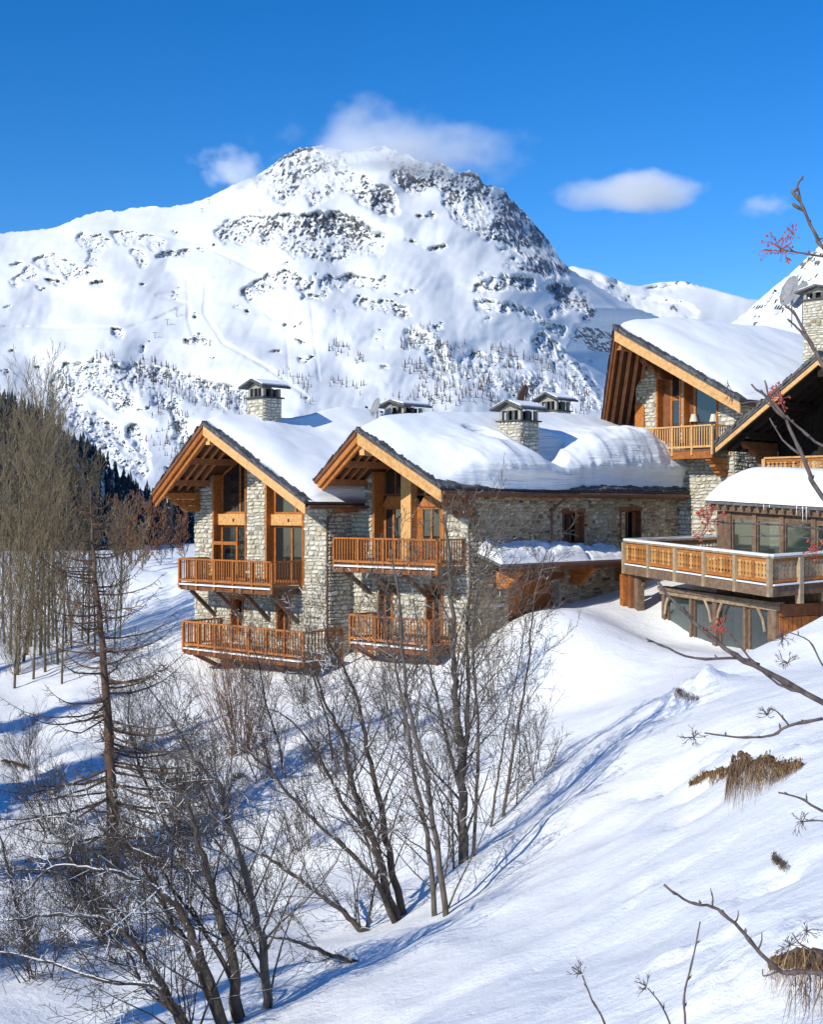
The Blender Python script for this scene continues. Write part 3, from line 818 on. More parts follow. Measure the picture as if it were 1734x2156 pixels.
def window(ch, fr, a0, a1, z0, z1, b=-0.4, cols=2, rows=1, mat='larch', fw=0.09, mw=0.07, name='window', glass='glass', ztop=None, split=None):
    """a framed window: bars in one mesh, each pane its own sub-part"""
    mb = MB(); d0, d1 = b - 0.03, b + 0.05
    zt = ztop or (lambda a: z1)
    W = fr.W
    fr.box(mb, a0, a0 + fw, d0, d1, z0, zt(a0)); fr.box(mb, a1 - fw, a1, d0, d1, z0, zt(a1))
    fr.box(mb, a0 + fw, a1 - fw, d0, d1, z0, z0 + fw)
    A0, A1 = a0 + fw, a1 - fw
    mb.hexa([W(A0, d0, zt(A0) - fw), W(A1, d0, zt(A1) - fw), W(A1, d1, zt(A1) - fw), W(A0, d1, zt(A0) - fw), W(A0, d0, zt(A0)), W(A1, d0, zt(A1)), W(A1, d1, zt(A1)), W(A0, d1, zt(A0))])
    cuts = [A0 + (A1 - A0) * (split[i] if split else (i + 1) / cols) for i in range(cols - 1)]
    for c in cuts: fr.box(mb, c - mw / 2, c + mw / 2, d0 + .005, d1 - .005, z0 + fw, zt(c) - fw)
    for r in range(rows - 1):
        zz = z0 + fw + (z1 - z0 - 2 * fw) * (r + 1) / rows
        fr.box(mb, A0, A1, d0 + .01, d1 - .01, zz - mw / 2, zz + mw / 2)
    o = mb.build(name, M[mat], ch)
    ed = [A0] + cuts + [A1]
    for i in range(cols):
        e0 = ed[i] + (mw / 2 if i else 0); e1 = ed[i + 1] - (mw / 2 if i < cols - 1 else 0)
        pm = MB(); bz = z0 + fw
        pm.hexa([W(e0, b - .01, bz), W(e1, b - .01, bz), W(e1, b + .006, bz), W(e0, b + .006, bz), W(e0, b - .01, zt(e0) - fw), W(e1, b - .01, zt(e1) - fw), W(e1, b + .006, zt(e1) - fw), W(e0, b + .006, zt(e0) - fw)])
        pm.build('pane', M[glass], o)
    return o

_bal = {}
def shared_box(key, sx, sy, h, mat):
    if key not in _bal:
        mb = MB(); x, y = sx / 2, sy / 2
        mb.hexa([(-x, -y, 0), (x, -y, 0), (x, y, 0), (-x, y, 0), (-x, -y, h), (x, -y, h), (x, y, h), (-x, y, h)])
        me = bpy.data.meshes.new(key); me.from_pydata(mb.v, [], mb.f); me.materials.append(mat); _bal[key] = me
    return _bal[key]

def inst(name, me, parent, loc, rz=0.0):
    o = bpy.data.objects.new(name, me); link(o, parent, loc); o.rotation_euler = (0, 0, rz); return o

def railing(par, p, q, h, bays, per_bay, mat='larch', drop=0.30, endpost=(True, True), post=0.10, bal=0.045, key='baluster', cap=True, rail_h=0.07):
    """p, q: top of hand rail at both ends"""
    p = Vector(p); q = Vector(q); d = q - p; rz = math.atan2(d.y, d.x)
    dn = Vector((0, 0, -1))
    MB().beam(p + dn * rail_h / 2, q + dn * rail_h / 2, 0.13, rail_h).build('handrail', M[mat], par)
    MB().beam(p + dn * (h - 0.06), q + dn * (h - 0.06), 0.07, 0.09).build('bottom_rail', M[mat], par)
    pm = shared_box('post_%s_%.2f_%.2f' % (mat, h + drop, post), post, post, h + drop - rail_h, M[mat])
    bm = shared_box('%s_%s_%.2f' % (key, mat, h), bal, bal * 0.8, h - rail_h - 0.10, M[mat])
    for i in range(bays + 1):
        if (i == 0 and not endpost[0]) or (i == bays and not endpost[1]): continue
        c = p + d * (i / bays); inst('post', pm, par, c + dn * (h + drop), rz)
    for i in range(bays):
        for k in range(per_bay):
            c = p + d * ((i + (k + 1) / (per_bay + 1)) / bays)
            inst('baluster', bm, par, c + dn * (h - 0.10), rz)

def corbel(par, base, n, lens, w=0.30, h=0.26, mat='dark_wood', name='corbel'):
    """stack of cantilevered beam ends, longest on top, each end rounded off below"""
    base = Vector(base); n = Vector(n).normalized(); s = Vector((-n.y, n.x, 0)) * (w / 2)
    for i, L in enumerate(lens):
        z1 = base.z - i * (h + 0.01); z0 = z1 - h; mb = MB()
        prof = [(0, z0), (L - 0.28, z0), (L - 0.16, z0 + h * 0.12), (L - 0.07, z0 + h * 0.42), (L, z0 + h * 0.5), (L, z1), (0, z1)]
        k = len(prof)
        mb.v = [tuple(Vector((base.x, base.y, 0)) + n * a - s + Vector((0, 0, z))) for a, z in prof] + [tuple(Vector((base.x, base.y, 0)) + n * a + s + Vector((0, 0, z))) for a, z in prof]
        mb.f = [tuple(range(k))[::-1], tuple(range(k, 2 * k))] + [(j, (j + 1) % k, k + (j + 1) % k, k + j) for j in range(k)]
        mb.build(name, M[mat], par)

class Gable:
    """pitched roof with a prow: L, R, Q are the front ends of left eave, ridge and right eave (top of slates)"""
    def __init__(self, ch, fr, L, Rg, Q, back, over=0.0, soffit=True, snow_seed=1):
        self.fr = fr; self.L, self.Rg, self.Q = L, Rg, Q; self.back = back; self.ch = ch
    def left(self, s, t):      # s 0 ridge .. 1 eave, t metres back from the front edge
        a = self.Rg[0] + (self.L[0] - self.Rg[0]) * s; b = self.Rg[1] + (self.L[1] - self.Rg[1]) * s - t; z = self.Rg[2] + (self.L[2] - self.Rg[2]) * s
        return a, b, z
    def right(self, s, t):
        a = self.Rg[0] + (self.Q[0] - self.Rg[0]) * s; b = self.Rg[1] + (self.Q[1] - self.Rg[1]) * s - t; z = self.Rg[2] + (self.Q[2] - self.Rg[2]) * s
        return a, b, z
    def z_at(self, a):
        if a < self.Rg[0]: return self.Rg[2] + (self.L[2] - self.Rg[2]) * (a - self.Rg[0]) / (self.L[0] - self.Rg[0])
        return self.Rg[2] + (self.Q[2] - self.Rg[2]) * (a - self.Rg[0]) / (self.Q[0] - self.Rg[0])
    def slab(self, fn, z0, z1, name, mat, t0=0.0, t1=None, s0=0.0, s1=1.0, par=None):
        W = self.fr.W; t1 = self.back if t1 is None else t1
        def at(s, tb, dz):
            a, b, z = fn(s, 0)
            bb = b - t0 if tb == 0 else -t1
            return W(a, bb, z + dz)
        c = []
        for dz in (z0, z1): c += [at(s0, 0, dz), at(s1, 0, dz), at(s1, 1, dz), at(s0, 1, dz)]
        return MB().hexa(c).build(name, mat, par or self.ch)
    def fascia(self, fn, mat, h=0.36, th=0.10, dz=-0.10, inset=0.06, name='bargeboard', steps=1):
        W = self.fr.W; c = []
        a0, b0, z0 = fn(0, 0); a1, b1, z1 = fn(1.0, 0)
        zt0, zt1 = z0 + dz, z1 + dz
        c = [W(a0, b0 - inset, zt0 - h), W(a1, b1 - inset, zt1 - h), W(a1, b1 - inset - th, zt1 - h), W(a0, b0 - inset - th, zt0 - h),
             W(a0, b0 - inset, zt0), W(a1, b1 - inset, zt1), W(a1, b1 - inset - th, zt1), W(a0, b0 - inset - th, zt0)]
        return MB().hexa(c).build(name, mat, self.ch)
    def rafters(self, fn, ts, mat, dz=-0.22, h=0.14, w=0.12, s0=0.03, s1=0.97):
        W = self.fr.W
        for t in ts:
            a0, b0, z0 = fn(s0, t); a1, b1, z1 = fn(s1, t)
            MB().beam(W(a0, b0, z0 + dz - h / 2), W(a1, b1, z1 + dz - h / 2), w, h).build('rafter', mat, self.ch)
    def rake_slates(self, fn, par, n, seed, w=0.42, s1=1.0, fat=1.0):
        """ragged ends of the stone slates along a sloping verge"""
        rs = random.Random(seed); W = self.fr.W
        for i in range(n):
            s = (i + 0.5) / n * s1; ds = 0.62 / n
            a0, b0, z0 = fn(s - ds, 0); a1, b1, z1 = fn(s + ds, 0)
            out = rs.uniform(-0.02, 0.07); th = rs.uniform(0.05, 0.09) * fat; tilt = rs.uniform(0.01, 0.05)
            mb = MB()
            mb.hexa([W(a0, b0 + out, z0 + .004 + tilt), W(a1, b1 + out, z1 + .004), W(a1, b1 - w, z1 + .004), W(a0, b0 - w, z0 + .004 + tilt),
                     W(a0, b0 + out - .02, z0 + th + tilt), W(a1, b1 + out - .02, z1 + th), W(a1, b1 - w, z1 + th), W(a0, b0 - w, z0 + th + tilt)])
            mb.build('slate', M['slate'], par)

def snow_blanket(name, label, surf, su, tu, thick, group='snow lying on the chalet roofs', ns=80, nt=90, mat='roof_snow', cat='snow', push=None):
    """surf(s,t)->world point on the roof, thick(s,t)->height (arrays); closed with its own underside"""
    s = np.linspace(su[0], su[1], ns) if len(su) == 2 else np.asarray(su); ns = len(s); t = np.linspace(tu[0], tu[1], nt)
    S, Tt = np.meshgrid(s, t, indexing='ij')
    B = surf(S, Tt); H = thick(S, Tt)
    top = B.copy(); top[..., 2] += np.maximum(H, 0.0)
    if push is not None: top = top + push(S, Tt, H)
    n = ns * nt; V = np.concatenate([top.reshape(-1, 3), (B + np.array([0, 0, 0.012])).reshape(-1, 3)])
    idx = np.arange(n).reshape(ns, nt)
    q = [np.stack([idx[:-1, :-1], idx[1:, :-1], idx[1:, 1:], idx[:-1, 1:]], -1).reshape(-1, 4)]
    q.append((q[0] + n)[:, ::-1])
    loop = np.concatenate([idx[0, :], idx[1:, -1], idx[-1, -2::-1], idx[-2:0:-1, 0]]); l2 = np.roll(loop, -1)
    q.append(np.stack([loop, l2, l2 + n, loop + n], -1))
    c = V.mean(0); c[2] = V[:, 2].min()
    me = np_mesh(name, V - c, np.concatenate(q), M[mat], True)
    o = link(bpy.data.objects.new(name, me), None, c)
    return tag(o, label, cat, group)

def chimney(par, fr, a0, a1, b0, b1, z0, z1, cap_h=0.75, seed=1, budget=30, slabs=True, over=0.28):
    """stone stack with slate-slab pillars and a little pitched slab roof"""
    mb = MB(); fr.box(mb, a0, a1, b0, b1, z0, z1); o = mb.build('chimney', M['mortar'], par)
    f1 = Frame(fr.W(a0, b1, 0), u=(fr.u.x, fr.u.y)); w = a1 - a0; d = b1 - b0
    stones_on(o, f1, 0, w, z0, z1, lambda a: z1, [], budget, seed, 0.85, 0.04)
    f2 = Frame(fr.W(a1, b1, 0), u=(-fr.n.x, -fr.n.y)); stones_on(o, f2, 0, d, z0, z1, lambda a: z1, [], budget, seed + 1, 0.85, 0.04)
    boxobj(fr, 'ledge', M['slate'], o, a0 - .10, a1 + .10, b0 - .10, b1 + .10, z1 + .003, z1 + .06)
    ph = cap_h * 0.5; zc = z1 + .06
    boxobj(fr, 'flue', M['black'], o, a0 + .22, a1 - .22, b0 + .22, b1 - .22, zc + .003, zc + ph - .02)
    for (x, y) in ((0, 0), (.36, 0), (.68, 0), (1, 0), (0, 1), (.36, 1), (.68, 1), (1, 1), (0, .5), (1, .5)):
        ax = a0 + .02 + x * (w - .18); by = b0 + .02 + y * (d - .18)
        boxobj(fr, 'pillar', M['slate'] if (x + y) % 1 else M['mortar'], o, ax, ax + .14, by, by + .14, zc, zc + ph)
    zr = zc + ph; am = (a0 + a1) / 2; e = over; rise = cap_h * 0.42; W = fr.W
    for sg, ae in ((-1, a0 - e), (1, a1 + e)):
        # pitched slab, ridge running along b
        c = [W(am, b1 + e, zr + rise), W(ae, b1 + e, zr), W(ae, b0 - e, zr), W(am, b0 - e, zr + rise)]
        th = Vector((0, 0, .09)); MB().hexa(c + [p + th for p in c]).build('slab', M['slate'], o)
        # thin crust of snow on the slab
        if slabs:
            aa = am + (ae - am) * .12; ab = am + (ae - am) * .86
            zz = lambda a: zr + rise - rise * abs(a - am) / abs(ae - am) + .094
            c = [W(aa, b1 + e * .7, zz(aa)), W(ab, b1 + e * .7, zz(ab)), W(ab, b0 - e * .7, zz(ab)), W(aa, b0 - e * .7, zz(aa))]
            MB().hexa(c + [p + Vector((0, 0, .05)) for p in c]).build('snow_crust', M['roof_snow'], o)
    tri = MB(); tri.poly([W(a0 + .02, b1 - .02, zr), W(a1 - .02, b1 - .02, zr), W(am, b1 - .02, zr + rise)]); tri.poly([W(a1 - .02, b1 - .14, zr), W(a0 + .02, b1 - .14, zr), W(am, b1 - .14, zr + rise)]); tri.build('gable_stone', M['mortar'], o)
    return o
# ================================================================== LEFT AND MIDDLE CHALETS
def b_for(fr, px, a):
    k = (px - CX) / F
    return (k * (fr.O.y + fr.u.y * a) - fr.O.x - fr.u.x * a) / (fr.n.x - k * fr.n.y)

def local(fr, px, py, b=None, a=None):
    if b is None: b = b_for(fr, px, a)
    if a is None: a = fr.a(px, b)
    y = (fr.O + fr.u * a + fr.n * b).y
    return (a, b, (CY - py) / F * y)

def balcony(ch, fr, pxl, pxr, pyl, b, h, bays, per, wall_a, mat='larch', left_ret=True, right_ret=True, drop=0.3, ret_per=6, zt=None, floor_mat='brown_wood', per_ret_bays=1, snow=True):
    a0, a1 = fr.a(pxl, b), fr.a(pxr, b)
    z = zt if zt is not None else fr.z(pxl, pyl, b)
    zf = z - h
    mb = MB(); fr.box(mb, a0 + .02, a1 - .02, 0.06, b - .04, zf - .16, zf - .05)
    o = mb.build('balcony', M[floor_mat], ch)
    railing(o, fr.W(a0, b, z), fr.W(a1, b, z), h, bays, per, mat, drop)
    if right_ret: railing(o, fr.W(a1, b - .09, z), fr.W(a1, 0.08, z), h, per_ret_bays, ret_per, mat, drop, (False, True))
    if left_ret: railing(o, fr.W(a0, b - .09, z), fr.W(a0, 0.08, z), h, per_ret_bays, ret_per, mat, drop, (False, True))
    # edge beams carrying the deck
    MB().beam(fr.W(a0, b - .12, zf - .27), fr.W(a1, b - .12, zf - .27), .16, .20).build('edge_beam', M['dark_wood'], o)
    if snow:
        mb = MB(); fr.box(mb, a0 + .05, a1 - .05, b - .02, b + .07, zf - .15, zf - .09); mb.build('snow_strip', M['roof_snow'], o)
    return o, a0, a1, z, zf

def opening_lining(ch, fr, a0, a1, z0, z1, depth=0.5, mat='larch', th=0.07, head=True, ztop=None):
    zt = ztop or (lambda a: z1)
    W = fr.W
    for x0, x1 in ((a0, a0 + th), (a1 - th, a1)):
        mb = MB(); mb.hexa([W(x0, .05, z0), W(x1, .05, z0), W(x1, -depth, z0), W(x0, -depth, z0), W(x0, .05, zt(x0)), W(x1, .05, zt(x1)), W(x1, -depth, zt(x1)), W(x0, -depth, zt(x0))])
        mb.build('jamb', M[mat], ch)
    if head: boxobj(fr, 'lintel', M[mat], ch, a0 - .08, a1 + .08, .055, -depth, z1, z1 + .16)

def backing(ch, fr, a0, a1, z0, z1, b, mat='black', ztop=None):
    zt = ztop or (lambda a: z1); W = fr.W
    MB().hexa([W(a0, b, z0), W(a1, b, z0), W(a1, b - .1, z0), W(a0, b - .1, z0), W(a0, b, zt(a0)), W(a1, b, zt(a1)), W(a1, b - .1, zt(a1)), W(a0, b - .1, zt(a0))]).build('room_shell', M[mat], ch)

def eave_slates(par, g, fn, n, t0, t1, seed, s=1.0, w=0.55):
    rs = random.Random(seed); W = g.fr.W
    for i in range(n):
        ta = t0 + (t1 - t0) * (i + 0.03) / n; tb = t0 + (t1 - t0) * (i + 0.97) / n
        lo = s + rs.uniform(0.0, 0.02); hi = s - 0.09 - rs.uniform(0, .02); th = rs.uniform(.05, .10); up = rs.uniform(.0, .05)
        c = []
        for dz in (0.004 + up, th + up):
            for (ss, tt) in ((lo, ta), (lo, tb), (hi, tb), (hi, ta)):
                a, b, z = fn(ss, tt); c.append(W(a, b, z + dz))
        MB().hexa(c).build('slate', M['slate'], par)

def gutter(ch, g, fn, t0, t1, s=1.03, dz=-0.12, brackets=20):
    W = g.fr.W
    a, b, z = fn(s, t0); p = W(a, b, z + dz); a, b, z = fn(s, t1); q = W(a, b, z + dz)
    o = MB().tube([p, q], [.075, .075], 8).build('gutter', M['gutter'], ch)
    for i in range(brackets):
        c = p.lerp(q, (i + .5) / brackets)
        d = g.fr.u
        MB().beam(c - d * .16 + Vector((0, 0, .05)), c + d * .09 + Vector((0, 0, .05)), .035, .03).build('gutter_bracket', M['gutter'], o)
    return p, q

def blanket_surf(g):
    Rg, L, Q = [np.array(v) for v in (g.Rg, g.L, g.Q)]
    fr = g.fr
    def surf(S, T):
        E = np.where((S < 0)[..., None], L, Q); s = np.abs(S)[..., None]
        loc = Rg + (E - Rg) * s
        a, b, z = loc[..., 0], loc[..., 1] - T, loc[..., 2]
        return np.stack([fr.O.x + fr.u.x * a + fr.n.x * b, fr.O.y + fr.u.y * a + fr.n.y * b, z + 0.05], -1)
    return surf

def rnd_edge(d, r):
    x = np.clip(d / r, 0, 1)
    return np.sqrt(np.clip(1 - (1 - x) ** 2, 0, 1))

# ---------------------------------------------------------------- left chalet
FA = Frame((-7.06, 57.0), 44.0)
A = empty('chalet', FA.W(1, -4, -6.8), 'leftmost stone chalet with two stacked larch balconies and orange bargeboards', 'chalet', 'snow-covered stone chalets')
aL, aR = FA.a(410), FA.a(690)
gA = Gable(A, FA, local(FA, 319, 1037, b=2.0), local(FA, 425, 891, a=0.9), local(FA, 640, 1056, b=2.0), 13.0)
gA.slab(gA.left, -.08, 0, 'roof_slope', M['slate']); rsA = gA.slab(gA.right, -.08, 0, 'roof_slope', M['slate'])
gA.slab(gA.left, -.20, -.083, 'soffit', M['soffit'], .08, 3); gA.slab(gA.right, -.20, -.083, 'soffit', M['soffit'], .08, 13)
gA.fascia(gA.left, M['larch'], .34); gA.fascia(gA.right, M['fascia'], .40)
MBf = gA.fascia(gA.left, M['dark_wood'], .16, .06, -.02, -.005, 'verge_board')
gA.fascia(gA.left, M['larch'], .20, .10, -.44, .18, 'bargeboard')
gA.rafters(gA.left, (.55, 1.0, 1.45, 1.9), M['rafter']); gA.rafters(gA.right, (.6, 1.1, 1.6), M['rafter'])
gA.rake_slates(gA.right, rsA, 26, 3); gA.rake_slates(gA.left, rsA, 24, 4)
topA = [(gA.L[0] - .1, gA.L[2] - .22), (gA.Rg[0], gA.Rg[2] - .22), (gA.Q[0] + .1, gA.Q[2] - .22)]
zbA = -8.5
zU = FA.z(378, 1174.4, 1.6) - 1.0          # upper balcony floor
o1 = (FA.a(449), FA.a(520)); o2 = (FA.a(560), FA.a(641))
lowA = [(FA.a(486), FA.a(513), -5.3, FA.z(500, 1262)), (FA.a(583), FA.a(612), -5.3, FA.z(597, 1258))]
holesA = [(o1[0], o1[1], zU, 9), (o2[0], o2[1], zU, 9)] + lowA
wall(A, FA, aL, aR, zbA, topA, holesA, 0.5, 240, 21, zstone=-7.2)
FAs = Frame(FA.W(aR, 0, 0), u=(-FA.n.x, -FA.n.y))
wall(A, FAs, 0.02, 5.0, zbA, [(0, gA.Q[2] + .02), (6, gA.Q[2] + .02)], [], 0.4, 60, 22, zstone=-5.6)
FAl = Frame(FA.W(aL, -9, 0), u=(FA.n.x, FA.n.y))
wall(A, FAl, 0, 8.98, zbA, [(0, gA.L[2] + .1), (9, gA.L[2] + .1)], [], 0.4, 0, 23, zstone=-7)
boxobj(FA, 'rear_wall', M['mortar'], A, aL + .4, aR - .4, -9.0, -8.6, zbA, gA.L[2])
tA = lambda a: gA.z_at(a) - .26
for (p0, p1), mul, zl in ((o1, 500, (1082, 1105)), (o2, 607, (1083, 1106))):
    opening_lining(A, FA, p0, p1, zU, 0, .55, 'larch', .10, head=False, ztop=tA)
    zl1, zl0 = FA.z((470 if mul == 500 else 590), zl[0], -.4), FA.z((470 if mul == 500 else 590), zl[1], -.4)
    i0, i1 = p0 + .1, p1 - .1
    boxobj(FA, 'lintel', M['fascia'], A, i0, i1, -.45, -.20, zl0, zl1)
    boxobj(FA, 'peg', M['black'], A, (i0 + i1) / 2 - .05, (i0 + i1) / 2 + .05, -.22, -.19, zl0 + .14, zl0 + .28)
    window(A, FA, i0, i1, zU + .02, zl0, -.42, 2, 1, 'larch', .10, .12, 'glazed_door')
    window(A, FA, i0, i1, zl1, 9, -.42, 2, 1, 'larch', .10, .10, 'window', ztop=tA, split=[0.62])
    backing(A, FA, p0, p1, zU, 9, -.6, ztop=tA)
for (h0, h1, k0, k1) in lowA:
    opening_lining(A, FA, h0, h1, k0, k1, .45, 'larch', .08)
    window(A, FA, h0 + .08, h1 - .08, k0, k1, -.35, 2, 1, 'larch', .09, .08, 'glazed_door')
    backing(A, FA, h0, h1, k0, k1, -.52)
boxobj(FA, 'stair_guard', M['larch'], A, FA.a(449, .25), FA.a(501, .25), .2, .3, FA.z(470, 1147, .25), FA.z(470, 1140, .25))
for pxg in (450, 500): boxobj(FA, 'guard_post', M['larch'], A, FA.a(pxg, .25) - .05, FA.a(pxg, .25) + .05, .2, .3, zU, FA.z(470, 1147, .25))
bo, b0, b1, zt, zf = balcony(A, FA, 378, 573, 1174.4, 1.6, 1.0, 5, 7, None, ret_per=9)
for i, ab in enumerate(np.linspace(b0 + .5, b1 - .2, 4)):
    MB().beam(FA.W(ab, 1.35, zf - .40), FA.W(ab, .05, zf - 1.55), .14, .16).build('brace', M['brown_wood'], A)
    MB().beam(FA.W(ab, 1.62, zf - .28), FA.W(ab, .0, zf - .28), .18, .22).build('joist', M['brown_wood'], A)
bo2, c0, c1, zt2, zf2 = balcony(A, FA, 386, 639, 1306, 2.1, 1.05, 7, 6, None, ret_per=10)
for ab in np.linspace(c0 + .4, c1 - .3, 5):
    MB().beam(FA.W(ab, 2.12, zf2 - .28), FA.W(ab, .0, zf2 - .28), .20, .22).build('joist', M['dark_wood'], A)
    MB().beam(FA.W(ab, 1.8, zf2 - .38), FA.W(ab, .05, zf2 - 1.2), .16, .16).build('brace', M['dark_wood'], A)
# ridge purlin, side corbels
W = FA.W
MB().beam(W(gA.Rg[0], gA.Rg[1] - .3, gA.Rg[2] - .62), W(gA.Rg[0], -.2, gA.Rg[2] - .62), .26, .5).build('ridge_purlin', M['fascia'], A)
corbel(A, W(aL + .32, -.1, gA.z_at(aL + .2) - .38), FA.n, [1.95, 1.5, 1.05], .32, .27, 'larch')
corbel(A, W(aR - .3, -.1, gA.z_at(aR - .3) - .42), FA.n, [1.5, 1.1], .30, .25, 'larch')
for s_ in (.38, .70):
    aa, bb, zz = gA.left(s_, 0)
    MB().beam(W(aa, bb - .35, zz - .42), W(aa, -.1, zz - .42), .2, .26).build('purlin', M['rafter'], A)
    aa, bb, zz = gA.right(s_, 0)
    MB().beam(W(aa, bb - .35, zz - .42), W(aa, -.1, zz - .42), .2, .26).build('purlin', M['rafter'], A)
p, q = gutter(A, gA, gA.right, .1, 6, brackets=10)
dp = W(aR + .12, .12, 0)
MB().tube([p.lerp(q, .25), Vector((dp.x, dp.y, p.z - .45)), Vector((dp.x, dp.y, -6.6))], [.05, .05, .05], 7).build('downpipe', M['gutter'], A)
surfA = blanket_surf(gA)
def thA(S, T):
    e = rnd_edge(S + 1.0, .16) * rnd_edge(1.02 - S, .22) * rnd_edge(T - (.22 + .25 * np.abs(np.sin(S * 5))), 1.8) * rnd_edge(15.2 - T, .8)
    a = .62 + .2 * fbm(S * 1.5 + 3, T * .22, 3, 5) + .45 * sstep(4, 9, T) - .26 * np.exp(-(S / .3) ** 2) * (1 - sstep(4, 7, T))
    return .01 + e * a + 0.07 * fbm(S * 5, T * .9, 4, 9) * e
snow_blanket('roof_snow', 'deep smooth snow on the roof of the leftmost chalet', surfA, (-1, 1.02), (.18, 15.2), thA)
kA = gA.Rg[0] - .55; kb = b_for(FA, 521, kA)
chimney(A, FA, kA, kA + 1.05, kb - 1.0, kb, 2.0, FA.z(545, 838, kb), .72, 61, 25)

# ---------------------------------------------------------------- middle chalet
FB = Frame((-2.45, 54.4), 44.0)
bR = FB.a(989)
B = empty('chalet', FB.W(3, -4, -6.8), 'middle stone chalet whose long side wall runs back under a thick snow cornice', 'chalet', 'snow-covered stone chalets')
gB = Gable(B, FB, local(FB, 647, 1028, b=2.24), local(FB, 750, 905, a=3.4), local(FB, 927, 1026, a=7.0), 16.2)
gB.slab(gB.left, -.08, 0, 'roof_slope', M['slate']); rsB = gB.slab(gB.right, -.08, 0, 'roof_slope', M['slate'])
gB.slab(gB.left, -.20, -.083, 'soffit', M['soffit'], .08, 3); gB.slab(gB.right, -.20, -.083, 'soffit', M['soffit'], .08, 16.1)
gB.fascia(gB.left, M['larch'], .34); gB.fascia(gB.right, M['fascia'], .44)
gB.fascia(gB.left, M['dark_wood'], .16, .06, -.02, -.005, 'verge_board')
gB.fascia(gB.left, M['larch'], .20, .10, -.44, .18, 'bargeboard')
gB.rafters(gB.left, (.55, 1.0, 1.45, 1.9), M['rafter']); gB.rafters(gB.right, (.6, 1.1, 1.6), M['rafter'])
gB.rake_slates(gB.right, rsB, 24, 13); gB.rake_slates(gB.left, rsB, 22, 14)
eave_slates(rsB, gB, gB.right, 46, .3, 18.3, 15)
topB = [(gB.L[0] - .1, gB.L[2] - .22), (gB.Rg[0], gB.Rg[2] - .22), (gB.Q[0] + .1, gB.Q[2] - .22)]
zUB = FB.z(704, 1130.8, 1.6) - 1.0
ob = (FB.a(786), FB.a(937))
zgl = -5.35
lowB = [(FB.a(797), FB.a(830), zgl, FB.z(815, 1234)), (FB.a(898), FB.a(934), zgl, FB.z(915, 1236)),
        (FB.a(753), FB.a(785), -7.0, FB.z(770, 1377)), (FB.a(858), FB.a(876), -7.0, FB.z(866, 1392)), (FB.a(955), FB.a(975), -7.0, FB.z(965, 1385))]
wall(B, FB, 0, bR, -8.5, topB, [(ob[0], ob[1], zUB, 9)] + lowB, .5, 120, 31, zstone=-7.0)
tB = lambda a: gB.z_at(a) - .26
opening_lining(B, FB, ob[0], ob[1], zUB, 0, .7, 'larch', .12, head=False, ztop=tB)
backing(B, FB, ob[0], ob[1], zUB, 9, -.85, ztop=tB)
bb = -.55
w1 = (FB.a(811, bb), FB.a(850, bb)); w2 = (FB.a(889, bb), FB.a(932, bb)); zw = FB.z(830, 1067, bb)
for w in (w1, w2):
    window(B, FB, w[0], w[1], zUB + .02, zw, bb, 2, 1, 'larch', .10, .10, 'glazed_door')
    MB().hexa([FB.W(w[0] - .08, bb - .04, zw), FB.W(w[1] + .02, bb - .04, zw), FB.W(w[1] + .02, bb + .12, zw), FB.W(w[0] - .08, bb + .12, zw),
               FB.W(w[0] + .25, bb - .04, zw + .42), FB.W(w[1] + .02, bb - .04, zw + .42), FB.W(w[1] + .02, bb + .12, zw + .42), FB.W(w[0] + .25, bb + .12, zw + .42)]).build('transom_panel', M['larch'], B)
cp = (FB.a(850, -.3), FB.a(871, -.3))
boxobj(FB, 'king_post', M['fascia'], B, cp[0], cp[1], -.5, -.15, zUB, tB((cp[0] + cp[1]) / 2) - .1)
boxobj(FB, 'panel', M['larch'], B, cp[1] + .01, w2[0] - .01, bb - .03, bb + .05, zUB, zw)
boxobj(FB, 'panel', M['dark_wood'], B, ob[0] + .12, w1[0] - .01, bb - .03, bb + .05, zUB, tB(ob[0] + .3) - .1)
window(B, FB, w1[0], cp[0], zw + .44, 9, bb, 2, 1, 'dark_wood', .08, .08, 'gable_window', ztop=tB)
window(B, FB, cp[1], w2[1], zw + .44, 9, bb, 2, 1, 'dark_wood', .08, .08, 'gable_window', ztop=lambda a: max(tB(a), zw + .66))
for (h0, h1, k0, k1) in lowB:
    opening_lining(B, FB, h0, h1, k0, k1, .45, 'larch', .07)
    window(B, FB, h0 + .07, h1 - .07, k0, k1, -.33, 2 if h1 - h0 > .6 else 1, 1, 'larch', .08, .07, 'glazed_door' if k0 > -6 else 'window')
    backing(B, FB, h0, h1, k0, k1, -.52)
bo3, d0, d1, zt3, zf3 = balcony(B, FB, 704, 921, 1130.8, 1.6, 1.0, 4, 8, None, ret_per=9)
for ab in np.linspace(d0 + .45, d1 - .35, 4):
    MB().beam(FB.W(ab, 1.35, zf3 - .40), FB.W(ab, .05, zf3 - 1.25), .14, .16).build('brace', M['brown_wood'], B)
    MB().beam(FB.W(ab, 1.62, zf3 - .28), FB.W(ab, .0, zf3 - .28), .18, .22).build('joist', M['brown_wood'], B)
bo4, e0, e1, zt4, zf4 = balcony(B, FB, 738, 905, 1292, 1.45, 1.0, 3, 8, None, ret_per=7)
for ab in np.linspace(e0 + .3, e1 - .3, 4):
    MB().beam(FB.W(ab, 1.46, zf4 - .28), FB.W(ab, .0, zf4 - .28), .18, .22).build('joist', M['dark_wood'], B)
    MB().beam(FB.W(ab, 1.25, zf4 - .38), FB.W(ab, .05, zf4 - 1.0), .14, .14).build('brace', M['dark_wood'], B)
W = FB.W
MB().beam(W(gB.Rg[0], gB.Rg[1] - .3, gB.Rg[2] - .66), W(gB.Rg[0], -.2, gB.Rg[2] - .66), .26, .56).build('ridge_purlin', M['fascia'], B)
